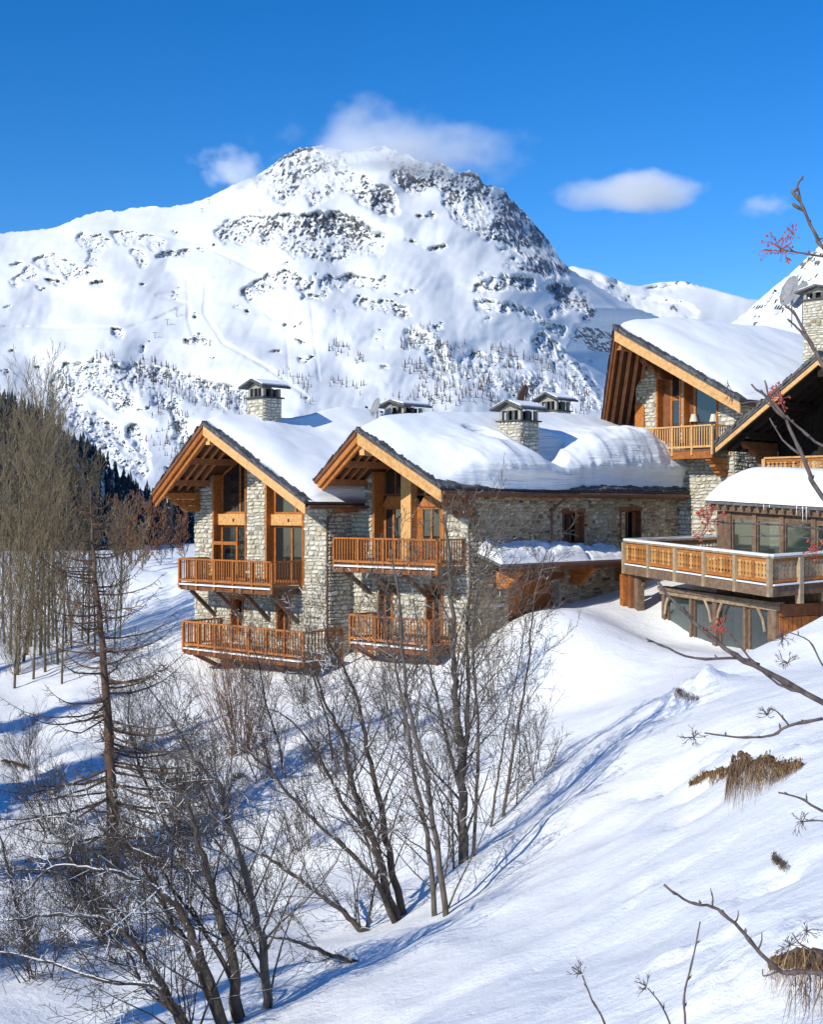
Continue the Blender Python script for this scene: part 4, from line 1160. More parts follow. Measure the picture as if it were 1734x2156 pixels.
corbel(B, W(.30, -.1, gB.z_at(.2) - .38), FB.n, [2.1, 1.65, 1.2], .32, .27, 'larch')
corbel(B, W(bR - .05, -.1, gB.z_at(bR - .1) - .40), FB.n, [1.95, 1.6, 1.2, .8], .34, .27, 'dark_wood')
for s_ in (.38, .70):
    for fn in (gB.left, gB.right):
        aa, b_, zz = fn(s_, 0)
        MB().beam(W(aa, b_ - .35, zz - .42), W(aa, -.1, zz - .42), .2, .26).build('purlin', M['rafter'], B)
# long side wall
FS = Frame(FB.W(bR, 0, 0), u=(-FB.n.x, -FB.n.y))
LEN = FS.a(1437)
zeB = gB.z_at(bR) - .24
sw = []
for (x0, x1, y0, y1) in ((1185, 1230, 1079, 1144), (1306, 1350, 1075, 1136)):
    sw.append((FS.a(x0), FS.a(x1), FS.z(x0, y1), FS.z(x0, y0)))
gd = (FS.a(1071), FS.a(1178), -5.6, FS.z(1120, 1222))
wall(B, FS, 0.01, LEN, -8.5, [(-1, zeB), (40, zeB)], sw + [gd], .5, 180, 33, zstone=-6.2, smat=M['stone_tan'])
boxobj(FB, 'rear_wall', M['mortar'], B, 0.4, bR - .4, -LEN, -LEN + .4, -8.5, gB.L[2] - .2)
FBl = Frame(FB.W(0, -LEN, 0), u=(FB.n.x, FB.n.y))
wall(B, FBl, 0, LEN - .02, -8.5, [(0, gB.L[2] - .2), (40, gB.L[2] - .2)], [], .4, 0, 34, stones=False)
for (h0, h1, k0, k1) in sw:
    opening_lining(B, FS, h0, h1, k0, k1, .42, 'dark_wood', .07)
    window(B, FS, h0 + .07, h1 - .07, k0, k1, -.3, 2, 1, 'dark_wood', .08, .07, split=[.62])
    backing(B, FS, h0, h1, k0, k1, -.45)
    boxobj(FS, 'shutter', M['dark_wood'], B, h1 - .38, h1 - .10, -.20, -.15, k0 + .05, k1 - .05)
    boxobj(FS, 'sill', M['mortar'], B, h0 - .08, h1 + .08, -.1, .12, k0 - .09, k0 - .003)
# garage door of upright boards under the pent roof
gob = boxobj(FS, 'garage_door', M['dark_wood'], B, gd[0] + .05, gd[1] - .05, -.36, -.30, gd[2], gd[3])
nb = 12
for i in range(nb):
    x0 = gd[0] + .06 + (gd[1] - gd[0] - .12) * i / nb; x1 = gd[0] + .06 + (gd[1] - gd[0] - .12) * (i + .94) / nb
    boxobj(FS, 'plank', M['larch'], gob, x0, x1, -.298, -.27 + .01 * (i % 2), gd[2], gd[3] - .02)
boxobj(FS, 'lintel', M['dark_wood'], B, gd[0] - .3, gd[1] + .3, .06, -.3, gd[3] + .003, gd[3] + .26)
# pent roof over the garage
p0, p1 = FS.a(1046, 1.0), FS.a(1322, 1.0); zp = FS.z(1120, 1192, 1.15)
pr = MB(); pr.hexa([FS.W(p0, 1.25, zp), FS.W(p1, 1.25, zp), FS.W(p1, .05, zp + .42), FS.W(p0, .05, zp + .42), FS.W(p0, 1.25, zp + .1), FS.W(p1, 1.25, zp + .1), FS.W(p1, .05, zp + .52), FS.W(p0, .05, zp + .52)])
pro = pr.build('pent_roof', M['slate'], B)
MB().beam(FS.W(p0, 1.18, zp - .10), FS.W(p1, 1.18, zp - .10), .14, .18).build('eave_beam', M['dark_wood'], pro)
MB().tube([FS.W(p0, 1.34, zp + .02), FS.W(p1, 1.34, zp + .02)], [.07, .07], 8).build('gutter', M['gutter'], pro)
for aa in np.linspace(p0 + .3, p1 - .3, 12):
    MB().beam(FS.W(aa, 1.2, zp - .02), FS.W(aa, .05, zp + .38), .10, .12).build('rafter', M['dark_wood'], pro)
for pxc in (1047, 1203, 1300):
    corbel(B, FS.W(FS.a(pxc), 0, zp - .20), FS.n, [1.2, .95, .7], .26, .22, 'larch')
def th_pent(S, T):
    gap = 1 - np.exp(-((S - (FS.a(1195) - p0) / (p1 - p0)) / .018) ** 2) * .9
    first = np.where(S < (FS.a(1195) - p0) / (p1 - p0), .40, .20)
    return .012 + rnd_edge(S, .05) * rnd_edge(1 - S, .02) * rnd_edge(T - .0, .35) * gap * np.maximum(first + .22 * fbm(S * 11, T * 2.5, 4, 4), .02)
snow_blanket('roof_snow', 'low strip of snow on the pent roof above the garage door', lambda S, T: np.stack([
    FS.O.x + FS.u.x * (p0 + (p1 - p0) * S) + FS.n.x * (1.22 - 1.15 * T), FS.O.y + FS.u.y * (p0 + (p1 - p0) * S) + FS.n.y * (1.22 - 1.15 * T), zp + .11 + .40 * T], -1), (0, 1), (0, 1), th_pent, ns=110, nt=20)
p, q = gutter(B, gB, gB.right, .05, 18.2, brackets=30)
MB().beam(FB.W(gB.Q[0] - .05, gB.Q[1] - .2, gB.Q[2] - .22), FB.W(gB.Q[0] - .05, -16.0, gB.Q[2] - .22), .06, .22).build('eave_board', M['dark_wood'], B)
for aa in np.arange(.4, LEN, .62):
    MB().beam(FS.W(aa, -.02, zeB - .02), FS.W(aa, .50, zeB - .26), .11, .14).build('rafter_tail', M['larch'], B)
for pxd in (1163, 1436):
    c = FS.W(FS.a(pxd, .12), .12, 0); e = FS.W(FS.a(pxd, .12) + .15, .62, 0)
    MB().tube([Vector((e.x, e.y, p.z - .05)), Vector((e.x, e.y, p.z - .22)), Vector((c.x, c.y, p.z - .62)), Vector((c.x, c.y, FS.z(pxd, 1150)))], [.045] * 4, 7).build('downpipe', M['gutter'], B)
surfB = blanket_surf(gB)
tt_ = [0, .6, 1.4, 2.6, 4.2, 6, 7.4, 8.8, 10.2, 12, 14, 15.5, 17, 18.4]
def edgeB(T):
    e = np.interp(T, [0, 1.5, 3, 5, 7, 8, 9, 18.4], [.90, .97, 1.02, 1.03, 1.03, 1.0, .95, .93])
    return e + .018 * fbm(T * 1.1, T * 0 + 4, 4, 2)
def eB(S, T): return np.where(S > 0, rnd_edge(edgeB(T) - S, .07), rnd_edge(S + 1, .18)) * rnd_edge(T - .15 - .2 * np.abs(np.sin(S * 6)), 1.4) * rnd_edge(18.4 - T, 1.0)
def thB(S, T):
    face = np.interp(T, tt_, [.06, .15, .42, 1.05, 1.35, 1.15, .80, 1.0, 1.65, 2.1, 2.15, 1.9, 1.4, .5])
    face = face * (1 + .16 * fbm(T * .8, S * 2, 3, 66))
    ridge = np.interp(T, tt_, [.10, .3, .55, .7, .85, .95, 1.0, 1.05, 1.15, 1.25, 1.25, 1.15, .9, .4])
    w = sstep(.15, .85, np.abs(S))
    h = np.where(S > 0, ridge * (1 - w) + face * w, ridge)
    e = eB(S, T)
    hol = lambda s0, t0, a, b: 1 - sstep(.55, 1.0, np.hypot((S - s0) / a, (T - t0) / b))
    hollow = .95 * hol(.46, 5.15, .24, .85) + 1.15 * hol(.50, 8.55, .22, .95) + .55 * hol(.72, 7.2, .26, 1.5)
    return .01 + e * np.maximum(h - hollow, .06) + .05 * fbm(S * 6, T * .8, 4, 19) * e
def pushB(S, T, H):
    """the cut face leans out over the eave in lumps and layers"""
    e = eB(S, T); k = np.where(S > .5, 4 * e * (1 - e), 0) * sstep(.3, 1.0, H) * sstep(1.5, 3, T)
    amt = k * (.26 + .22 * fbm(T * .9, H * .6, 4, 70) + .10 * fbm(T * .35, H * 5.5, 3, 71))
    return np.stack([FB.u.x * amt, FB.u.y * amt, -.25 * amt], -1)
snow_blanket('roof_snow', 'very deep layered snow bulging over the long eave of the middle chalet', lambda S, T: surfB(np.minimum(S, edgeB(T) + .004), T), np.concatenate([np.linspace(-1, .84, 120), np.linspace(.85, 1.07, 90)]), (.12, 18.4), thB, nt=210, push=pushB)
# stacks on the middle roof
def chim_at(par, fr, px0, px1, pyb, pyt, b1, dep, cap, seed, zlow=1.0):
    a0 = fr.a(px0, b1); k = (px1 - CX) / F
    # right edge seen is the far corner of the right-hand face
    a1 = a0 + dep
    return chimney(par, fr, a0, a1, b1 - dep, b1, zlow, fr.z(px0 + 20, pyt, b1), cap, seed, 25)
chim_at(B, FB, 1051, 1135, 955, 888, b_for(FB, 1051, gB.Rg[0] + 1.15), 1.15, .78, 71)
chim_at(B, FB, 808, 890, 890, 874, -4.0, 1.25, .55, 73, 1.5)
chim_at(B, FB, 1136, 1205, 890, 866, -14.2, 1.1, .85, 75, 2)
# ================================================================== UPPER RIGHT CHALET
FC = Frame((12.28, 60.0), 50.0)
C = empty('chalet', FC.W(1, -3, -1.5), 'upper right chalet with asymmetric gable, tall windows and a small balustraded balcony', 'chalet', 'snow-covered stone chalets')
gC = Gable(C, FC, local(FC, 1267, 883, b=1.0), local(FC, 1293, 691, a=-1.2), local(FC, 1557, 842, b=.9), 14.0)
gC.slab(gC.left, -.08, 0, 'roof_slope', M['slate']); rsC = gC.slab(gC.right, -.08, 0, 'roof_slope', M['slate'])
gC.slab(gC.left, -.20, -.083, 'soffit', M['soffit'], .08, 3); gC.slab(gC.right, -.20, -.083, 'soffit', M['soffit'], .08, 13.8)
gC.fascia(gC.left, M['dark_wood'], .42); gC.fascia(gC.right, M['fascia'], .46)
gC.fascia(gC.left, M['larch'], .22, .10, -.50, .18)
gC.rafters(gC.left, (.7, 1.25, 1.8, 2.35, 2.9), M['rafter'], w=.16); gC.rafters(gC.right, (.6, 1.2, 1.8), M['rafter'])
gC.rake_slates(gC.right, rsC, 30, 23, .5, fat=1.5); gC.rake_slates(gC.left, rsC, 20, 24)
tC = lambda a: gC.z_at(a) - .26
topC = [(gC.L[0] - .1, gC.L[2] - .24), (gC.Rg[0], gC.Rg[2] - .24), (gC.Q[0] + .1, gC.Q[2] - .24)]
zUC = FC.z(1340, 903, 1.3) - 1.0
hC = [(FC.a(1384), FC.a(1436), zUC, 20), (FC.a(1440), FC.a(1514), zUC, 20)]
cL, cR = FC.a(1340), FC.a(1548)
wall(C, FC, cL, cR, -4.5, topC, hC, .5, 140, 41, zstone=-3)
FCs = Frame(FC.W(cR, 0, 0), u=(-FC.n.x, -FC.n.y))
wall(C, FCs, 0.02, 11, -4.5, [(0, gC.Q[2] - .1), (12, gC.Q[2] - .1)], [], .4, 20, 42, zstone=0)
FCl = Frame(FC.W(cL, -11, 0), u=(FC.n.x, FC.n.y))
wall(C, FCl, 0, 10.98, -4.5, [(0, gC.L[2] - .2), (12, gC.L[2] - .2)], [], .4, 0, 43, stones=False)
boxobj(FC, 'rear_wall', M['mortar'], C, cL + .4, cR - .4, -11, -10.6, -4.5, gC.L[2] - .2)
# timber panel beside the stone pier
boxobj(FC, 'panel', M['larch'], C, FC.a(1338, .1), FC.a(1357, .1), .02, .1, zUC, tC(FC.a(1345)) - .9)
for (h0, h1, k0, _), cols, rows, ptx in ((hC[0], 1, 2, 1), (hC[1], 1, 1, 1)):
    opening_lining(C, FC, h0, h1, k0, 0, .5, 'larch', .09, head=False, ztop=tC)
    window(C, FC, h0 + (.5 if rows == 2 else .3), h1 - .05, k0 + .02, tC((h0 + h1) / 2), -.40, cols, rows, 'larch', .12, .20, 'window', ztop=tC)
    boxobj(FC, 'panel', M['dark_wood'], C, h0 + .09, h0 + (.49 if rows == 2 else .29), -.44, -.36, k0, tC(h0 + .4) - .02)
    backing(C, FC, h0, h1, k0, 0, -.95, ztop=tC)
# table lamps standing in the big window
for pxl in (1462, 1504):
    aa = FC.a(pxl, -.3); zz = FC.z(pxl, 888, -.3)
    o = MB().tube([FC.W(aa, -.30, zz), FC.W(aa, -.30, zz + .34)], [.20, .11], 10).build('lamp_shade', M['lamp'], C)
bo5, f0, f1, zt5, zf5 = balcony(C, FC, 1338, 1501, 903, 1.3, 1.0, 4, 7, None, 'fascia', left_ret=False, ret_per=6, snow=False)
MB().beam(FC.W(f0, 1.2, zf5 - .3), FC.W(f1, 1.2, zf5 - .3), .2, .3).build('edge_beam', M['larch'], C)
corbel(C, FC.W(f1 - .3, -.1, zf5 - .42), FC.n, [1.3, 1.0, .7], .3, .26, 'larch')
corbel(C, FC.W(f0 + .8, -.1, zf5 - .42), FC.n, [1.3, 1.0, .7], .3, .26, 'larch')
MB().beam(FC.W(gC.Rg[0], gC.Rg[1] - .35, gC.Rg[2] - .66), FC.W(gC.Rg[0], -.2, gC.Rg[2] - .66), .28, .55).build('ridge_purlin', M['rafter'], C)
corbel(C, FC.W(gC.Rg[0] + .35, -.1, gC.Rg[2] - 1.25), FC.n, [1.9, 1.4, .9], .3, .28, 'dark_wood')
surfC = blanket_surf(gC)
def thC(S, T):
    e = rnd_edge(S + .98, .2) * rnd_edge(1.0 - S, .12) * rnd_edge(T - .35 - .2 * np.abs(np.sin(S * 4)), 2.0) * rnd_edge(16.5 - T, 1.2)
    a = .55 + .45 * sstep(1, 7, T) + .22 * fbm(S * 1.3 + 8, T * .2, 3, 6)
    return .01 + e * a + .07 * fbm(S * 5, T * .7, 4, 29) * e
snow_blanket('roof_snow', 'broad smooth snow field on the roof of the upper right chalet', surfC, (-1, 1.0), (.3, 16.5), thC)

# ================================================================== RIGHT-HAND CHALET WITH DEEP PORCH GABLE
FD = Frame(P(1700, 0, 55.5).xy.to_3d(), 44.0)
D_ = empty('chalet', FD.W(0, -2, -3.5), 'right edge chalet with a deep dark porch gable and carved balcony', 'chalet', 'snow-covered stone chalets')
lD = local(FD, 1506, 936, b=3.6); rD = local(FD, 1723, 750, a=lD[0] + 4.3)
gD = Gable(D_, FD, lD, rD, (2 * rD[0] - lD[0], lD[1], lD[2]), 9.0)
gD.slab(gD.left, -.10, 0, 'roof_slope', M['slate']); rsD = gD.slab(gD.right, -.10, 0, 'roof_slope', M['slate'])
gD.slab(gD.left, -.24, -.103, 'soffit', M['shade_wood'], .08, 9); gD.slab(gD.right, -.24, -.103, 'soffit', M['shade_wood'], .08, 9)
gD.fascia(gD.left, M['fascia'], .20, .10, -.12, .05); gD.fascia(gD.right, M['fascia'], .20, .10, -.12, .05)
gD.rake_slates(gD.left, rsD, 28, 33, .6, fat=2.4); gD.rake_slates(gD.right, rsD, 20, 34, .6)
gD.rafters(gD.left, (.8, 1.6, 2.4, 3.2), M['shade_wood'], dz=-.25); gD.rafters(gD.right, (.8, 1.6, 2.4), M['shade_wood'], dz=-.25)
topD = [(gD.L[0], gD.L[2] - .26), (gD.Rg[0], gD.Rg[2] - .26), (gD.Q[0], gD.Q[2] - .26)]
dL = gD.L[0] + .5
zsp = gD.L[2] - .6
hD = [(dL + .55, dL + 1.0, -1.5, zsp - .4)]
wall(D_, FD, dL, gD.Q[0] - .3, -5.5, [(dL - 1, zsp), (gD.Q[0] + 1, zsp)], hD, .5, 90, 51, zstone=-1.5)
# dark boarded gable above the stone
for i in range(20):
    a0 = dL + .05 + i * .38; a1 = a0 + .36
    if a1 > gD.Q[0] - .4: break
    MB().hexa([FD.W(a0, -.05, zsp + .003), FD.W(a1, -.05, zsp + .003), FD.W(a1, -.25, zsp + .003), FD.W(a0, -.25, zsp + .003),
               FD.W(a0, -.05, gD.z_at(a0) - .26), FD.W(a1, -.05, gD.z_at(a1) - .26), FD.W(a1, -.25, gD.z_at(a1) - .26), FD.W(a0, -.25, gD.z_at(a0) - .26)]).build('gable_board', M['shade_wood'], D_)
for (h0, h1, k0, k1) in hD:
    opening_lining(D_, FD, h0, h1, k0, k1, .45, 'dark_wood', .08)
    window(D_, FD, h0 + .08, h1 - .08, k0, k1, -.35, 1, 1, 'dark_wood', .08, .07)
    backing(D_, FD, h0, h1, k0, k1, -.52)
FDs = Frame(FD.W(dL, -8, 0), u=(FD.n.x, FD.n.y))
wall(D_, FDs, 0, 7.98, -5.5, [(0, gD.L[2] - .2), (9, gD.L[2] - .2)], [], .4, 0, 52, stones=False)
MB().beam(FD.W(gD.Rg[0], gD.Rg[1] - .3, gD.Rg[2] - .55), FD.W(gD.Rg[0], -.2, gD.Rg[2] - .55), .3, .45).build('ridge_purlin', M['shade_wood'], D_)
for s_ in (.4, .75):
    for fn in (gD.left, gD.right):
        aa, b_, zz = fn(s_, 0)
        MB().beam(FD.W(aa, b_ - .5, zz - .45), FD.W(aa, -.1, zz - .45), .22, .28).build('purlin', M['shade_wood'], D_)
corbel(D_, FD.W(dL + .2, -.1, gD.z_at(dL + .2) - .40), FD.n, [2.6, 2.0, 1.4], .3, .27, 'dark_wood')

_boards = {}
def carved_board(w, h, mat, th=.03):
    """upright board with scalloped edges; two neighbours leave a heart-shaped slot between them"""
    key = (round(w, 3), round(h, 3), mat)
    if key in _boards: return _boards[key]
    e = w / 2 - .006
    half = [(e, 0), (e, .10), (e - .045, .14), (e - .065, .21), (e - .012, .27), (e, .30), (e - .016, .36), (e - .034, .48), (e - .016, .60), (e, .64), (e - .055, .71), (e - .068, .78), (e - .01, .84), (e, .87), (e, 1)]
    pts = [(x, z * h) for x, z in half] + [(-x, z * h) for x, z in half[::-1]]
    n = len(pts); v = [(x, -th / 2, z) for x, z in pts] + [(x, th / 2, z) for x, z in pts]
    m2 = len(half)
    f = []
    for i in range(m2 - 1):      # strips keep the faces convex
        a, b, c, d = i, i + 1, n - 2 - i, n - 1 - i
        f.append((d, a, b, c)); f.append((n + c, n + b, n + a, n + d))
    for i in range(n): f.append((i, n + i, n + (i + 1) % n, (i + 1) % n))
    me = bpy.data.meshes.new('carved_board'); me.from_pydata(v, [], f); me.materials.append(M[mat]); _boards[key] = me
    return me

def carved_railing(par, p, q, h, bays, per, post_mat='grey_wood', board_mat='board', drop=.45, cap=True, endpost=(True, True), post=.15, snow=True):
    p = Vector(p); q = Vector(q); d = q - p; rz = math.atan2(d.y, d.x); dn = Vector((0, 0, -1)); L = Vector((d.x, d.y, 0)).length
    out = Vector((d.y, -d.x, 0)).normalized()
    MB().beam(p + dn * .05, q + dn * .05, .20, .07).build('handrail', M[post_mat], par)
    MB().beam(p + dn * (h - .10), q + dn * (h - .10), .09, .10).build('bottom_rail', M['larch'], par)
    MB().beam(p + dn * .15, q + dn * .15, .07, .10).build('top_rail', M['larch'], par)
    if snow: MB().beam(p + Vector((0, 0, .025)), q + Vector((0, 0, .025)), .21, .075).build('snow_strip', M['roof_snow'], par)
    pm = shared_box('cpost_%s_%.2f' % (post_mat, h + drop), post, post, h + drop - .09, M[post_mat])
    for i in range(bays + 1):
        if (i == 0 and not endpost[0]) or (i == bays and not endpost[1]): continue
        inst('post', pm, par, p + d * (i / bays) + dn * (h + drop) + out * .06, rz)
    w = (L / bays - post) / per; me = carved_board(w, h - .34, board_mat)
    for i in range(bays):
        for k in range(per):
            c = p + d * ((i * (L / bays) + post / 2 + w * (k + .5)) / L)
            inst('board', me, par, c + dn * (h - .155), rz)

# carved balcony in the porch
zDb = FD.z(1612, 962, 2.6); aDb = FD.a(1612, 2.6)
bD = boxobj(FD, 'balcony', M['brown_wood'], D_, aDb, gD.Q[0], .1, 2.5, zDb - .95, zDb - .82)
carved_railing(bD, FD.W(aDb, 2.6, zDb), FD.W(aDb + 5.4, 2.6, zDb), .80, 3, 9, 'fascia', 'board', .2, snow=False)
chim_at(D_, FD, 1692, 1760, 690, 632, -3.5, 1.4, .55, 77, 4)
surfD = blanket_surf(gD)
def thD(S, T):
    e = rnd_edge(S + .9, .25) * rnd_edge(.95 - S, .2) * rnd_edge(T - .7, 1.0) * rnd_edge(12 - T, 1.0)
    return .01 + e * (.30 + .08 * fbm(S * 3, T * .5, 3, 6)) * sstep(.3, 3, T)
snow_blanket('roof_snow', 'thin snow behind the slate verge of the dark porch gable', surfD, (-.95, .95), (.7, 12), thD, ns=50, nt=50)

# ================================================================== GLAZED PAVILION WITH ROUNDED SNOW ROOF
q0, q1 = P(1516, 1070, 49.0), P(1760, 1086, 45.0)
FF = Frame.two(q0, q1); LF = FF.a(1760)
G = empty('pavilion', FF.W(2.5, -2, -3.2), 'glazed timber pavilion with a domed cushion of snow on its roof', 'pavilion')
ze0, ze1 = q0.z, q1.z
zeF = lambda a: ze0 + (ze1 - ze0) * a / LF
def sl(name, mat, a0, a1, b0, b1, d0, d1, par=G):
    W = FF.W
    return MB().hexa([W(a0, b0, zeF(a0) + d0), W(a1, b0, zeF(a1) + d0), W(a1, b1, zeF(a1) + d0), W(a0, b1, zeF(a0) + d0), W(a0, b0, zeF(a0) + d1), W(a1, b0, zeF(a1) + d1), W(a1, b1, zeF(a1) + d1), W(a0, b1, zeF(a0) + d1)]).build(name, mat, par)
roofF = sl('roof', M['slate'], -.35, LF + 1.5, .35, -4.2, .16, .26)
sl('eave_beam', M['brown_wood'], -.2, LF + 1.5, .22, .0, -.08, .155)
for i in range(16):
    aa = -.1 + i * .36
    MB().beam(FF.W(aa, .42, zeF(aa) + .10), FF.W(aa, -.3, zeF(aa) + .10), .09, .10).build('rafter_tail', M['brown_wood'], G)
zbF = P(1540, 1175, 49).z
pp = [1538, 1591, 1649, 1716, 1790]
for i, px in enumerate(pp):
    aa = FF.a(px); boxobj(FF, 'post', M['brown_wood'], G, aa - .09, aa + .09, -.18, .06, -4.0, zeF(aa) - .085)
for x0, x1 in zip(pp[:-1], pp[1:]):
    a0, a1 = FF.a(x0) + .095, FF.a(x1) - .095
    window(G, FF, a0, a1, zbF - .1, zeF((a0 + a1) / 2) - .30, -.06, 1, 1, 'brown_wood', .05, .04, 'window', 'glass_clear')
    boxobj(FF, 'header', M['brown_wood'], G, a0, a1, -.1, .0, zeF((a0 + a1) / 2) - .295, zeF((a0 + a1) / 2) - .09)
    boxobj(FF, 'apron', M['brown_wood'], G, a0, a1, -.1, .0, -4.0, zbF - .105)
boxobj(FF, 'rear_wall', M['brown_wood'], G, -.2, LF + 1, -4.1, -3.9, -4.0, ze0 - .1)
boxobj(FF, 'floor', M['brown_wood'], G, -.1, LF + 1, -3.88, -.2, -2.6, -2.45)
boxobj(FF, 'side_wall', M['brown_wood'], G, -.12, FF.a(1538) - .14, -.1, -.02, -4, ze0 - .1)
for k in range(3):
    a0 = FF.a(1550 + 55 * k)
    boxobj(FF, 'chair_back', M['curtain' if k == 1 else 'larch'], G, a0 + .2, a0 + .75, -1.3 - .3 * k, -1.22 - .3 * k, -2.44, -1.35)
def th_pav(S, T):
    e = rnd_edge(S, .20) * rnd_edge(1.0 - S, .1) * rnd_edge(T, .35) * rnd_edge(1.02 - T, .4)
    return .03 + e * 1.28 * (1 + .03 * fbm(S * 5, T * 3, 3, 3)) + .03 * fbm(S * 30, T * 12, 2, 8) * (1 - e)
def surf_pav(S, T):
    a = -.38 + (LF + 1.9) * S; b = .40 - 4.6 * T
    return np.stack([FF.O.x + FF.u.x * a + FF.n.x * b, FF.O.y + FF.u.y * a + FF.n.y * b, ze0 + (ze1 - ze0) * a / LF + .265], -1)
snow_blanket('roof_snow', 'rounded white cushion of snow on the glazed pavilion roof', surf_pav, (0, 1), (0, 1), th_pav, ns=90, nt=60)
for i, aa in enumerate((2.3, 2.55, 3.7, 3.95, 4.1)):
    L_ = (.22, .12, .30, .52, .45)[i]
    t_ = MB().tube([FF.W(aa, .36, zeF(aa) + .26), FF.W(aa, .36, zeF(aa) + .26 - L_ * .6), FF.W(aa, .36, zeF(aa) + .26 - L_)], [.022, .013, .003], 6).build('icicle', M['roof_snow'], G)

# ================================================================== SUN TERRACE ON POSTS
t_far, t_near, t_right, t_back = P(1318, 1137, 53.0), P(1625, 1171, 43.5), P(1790, 1160, 46.0), P(1536, 1129, 56.0)
E = empty('sun_terrace', (t_near.x - .4, t_near.y + 1, -4.8), 'raised sun terrace with carved board railing, grey posts and snowy handrail', 'terrace')
hR = .93
MBd = MB(); dk = [Vector((p.x, p.y, p.z - hR - .12)) for p in (t_far, t_near, t_right, t_back)]
MBd.hexa(dk + [p + Vector((0, 0, .10)) for p in dk]); deckE = MBd.build('deck', M['brown_wood'], E)
carved_railing(E, t_far, t_near, hR, 5, 9, 'grey_wood', 'board', .40)
carved_railing(E, t_near, t_right, hR, 3, 6, 'grey_wood', 'grey_wood', .70, endpost=(False, True), post=.2)
carved_railing(E, t_back, t_far, hR, 3, 9, 'grey_wood', 'grey_wood', .1, endpost=(True, False))
dnv = Vector((0, 0, -1))
outv = Vector(((t_near - t_far).y, -(t_near - t_far).x, 0)).normalized()
MB().beam(t_far + dnv * (hR + .02) + outv * .0, t_near + dnv * (hR + .02), .16, .05).build('snow_strip', M['roof_snow'], E)
MB().beam(t_far + dnv * (hR + .24) - outv * .03, t_near + dnv * (hR + .24) - outv * .03, .18, .34).build('edge_beam', M['brown_wood'], E)
MB().beam(t_near + dnv * (hR + .02), t_right + dnv * (hR + .02), .30, .05).build('snow_strip', M['roof_snow'], E)
MB().beam(t_near + dnv * (hR + .24), t_right + dnv * (hR + .24), .18, .34).build('edge_beam', M['brown_wood'], E)

# glazed room under the terrace
g0, g1 = P(1402, 1344, 51.5), P(1640, 1378, 44.7)
FG = Frame.two(g0, g1)
H = empty('garden_room', FG.W(3, -1.5, -5), 'glazed garden room under the sun terrace with brown posts and orange boarded end', 'room')
zh = lambda px: FG.z(px, np.interp(px, [1400, 1640], [1250, 1287]))
zg = -6.0
for px, w in ((1402, .22), (1459, .12), (1510, .24), (1573, .14), (1632, .42)):
    aa = FG.a(px); boxobj(FG, 'post', M['brown_wood'], H, aa - w / 2, aa + w / 2, -.16, .10, zg, zh(px) - .003)
aA, aB = FG.a(1396), FG.a(1643)
W = FG.W
for dz0, dz1, bb_, mt in ((0, .16, .14, 'grey_wood'), (.165, .30, .22, 'brown_wood')):
    MB().hexa([W(aA, -.2, zh(1396) + dz0), W(aB, -.2, zh(1643) + dz0), W(aB, bb_, zh(1643) + dz0), W(aA, bb_, zh(1396) + dz0), W(aA, -.2, zh(1396) + dz1), W(aB, -.2, zh(1643) + dz1), W(aB, bb_, zh(1643) + dz1), W(aA, bb_, zh(1396) + dz1)]).build('header', M[mt], H)
for x0, x1 in ((1407, 1456), (1462, 1504), (1516, 1569), (1577, 1621)):
    a0, a1 = FG.a(x0) + .02, FG.a(x1) - .02
    window(H, FG, a0, a1, zg, zh((x0 + x1) / 2) - .01, -.04, 1, 1, 'brown_wood', .07, .05, 'window', 'glass_clear')
for x0, x1 in ((1410, 1452), (1520, 1566)):
    mb = MB(); a0, a1 = FG.a(x0), FG.a(x1); n_ = 14
    for i in range(n_):
        xa, xb = a0 + (a1 - a0) * i / n_, a0 + (a1 - a0) * (i + 1) / n_; o0, o1 = (.05, -.05) if i % 2 else (-.05, .05)
        mb.poly([W(xa, -.55 + o0, zg), W(xb, -.55 + o1, zg), W(xb, -.55 + o1, zh(x0) - .1), W(xa, -.55 + o0, zh(x0) - .1)])
    mb.build('curtain', M['curtain'], H)
backing(H, FG, aA, aB, zg, zh(1500) - .05, -3.2, 'brown_wood')
for px, sg in ((1407, 1), (1504, -1), (1517, 1), (1618, -1)):
    aa = FG.a(px); zz = zh(px)
    MB().tube([W(aa, .12, zz - .75), W(aa + sg * .10, .13, zz - .35), W(aa + sg * .38, .15, zz + .05)], [.05, .05, .05], 6).build('curved_brace', M['grey_wood'], H)
# orange boarded end wall turning the corner
k0 = W(aB, .0, 0); k1 = P(1790, 0, 46.2)
FH = Frame.two(k0, k1); LH = (Vector((k1.x, k1.y, 0)) - k0).length
ew = boxobj(FH, 'end_wall', M['dark_wood'], H, 0.02, LH, -.2, -.05, zg, P(1640, 1272, 44.7).z)
for i in range(int(LH / .2)):
    boxobj(FH, 'plank', M['larch'], ew, .03 + i * .2, .22 + i * .2 - .012, -.048, -.02 + .012 * (i % 2), zg, P(1640, 1300, 44.7).z)
boxobj(FH, 'fascia_board', M['dark_wood'], ew, .02, LH, -.048, .06, P(1640, 1298, 44.7).z, P(1640, 1272, 44.7).z)
# tall posts at the far end of the terrace
for px, dd, w, mt in ((1317, 53.2, .30, 'larch'), (1331, 52.8, .22, 'dark_wood'), (1347, 52.6, .30, 'brown_wood')):
    c = P(px, 1200, dd); zt_ = t_far.z - hR - .45
    mb = MB().beam(Vector((c.x, c.y, -7)), Vector((c.x, c.y, zt_)), w, w, up=(outv.x, outv.y, 0)); mb.build('support_post', M[mt], E)
c = P(1347, 1240, 52.6); MB().tube([Vector((c.x, c.y, c.z)), Vector((c.x + .35, c.y - .3, c.z + .45)), Vector((c.x + .8, c.y - .7, c.z + .62))], [.07] * 3, 6).build('curved_brace', M['brown_wood'], E)
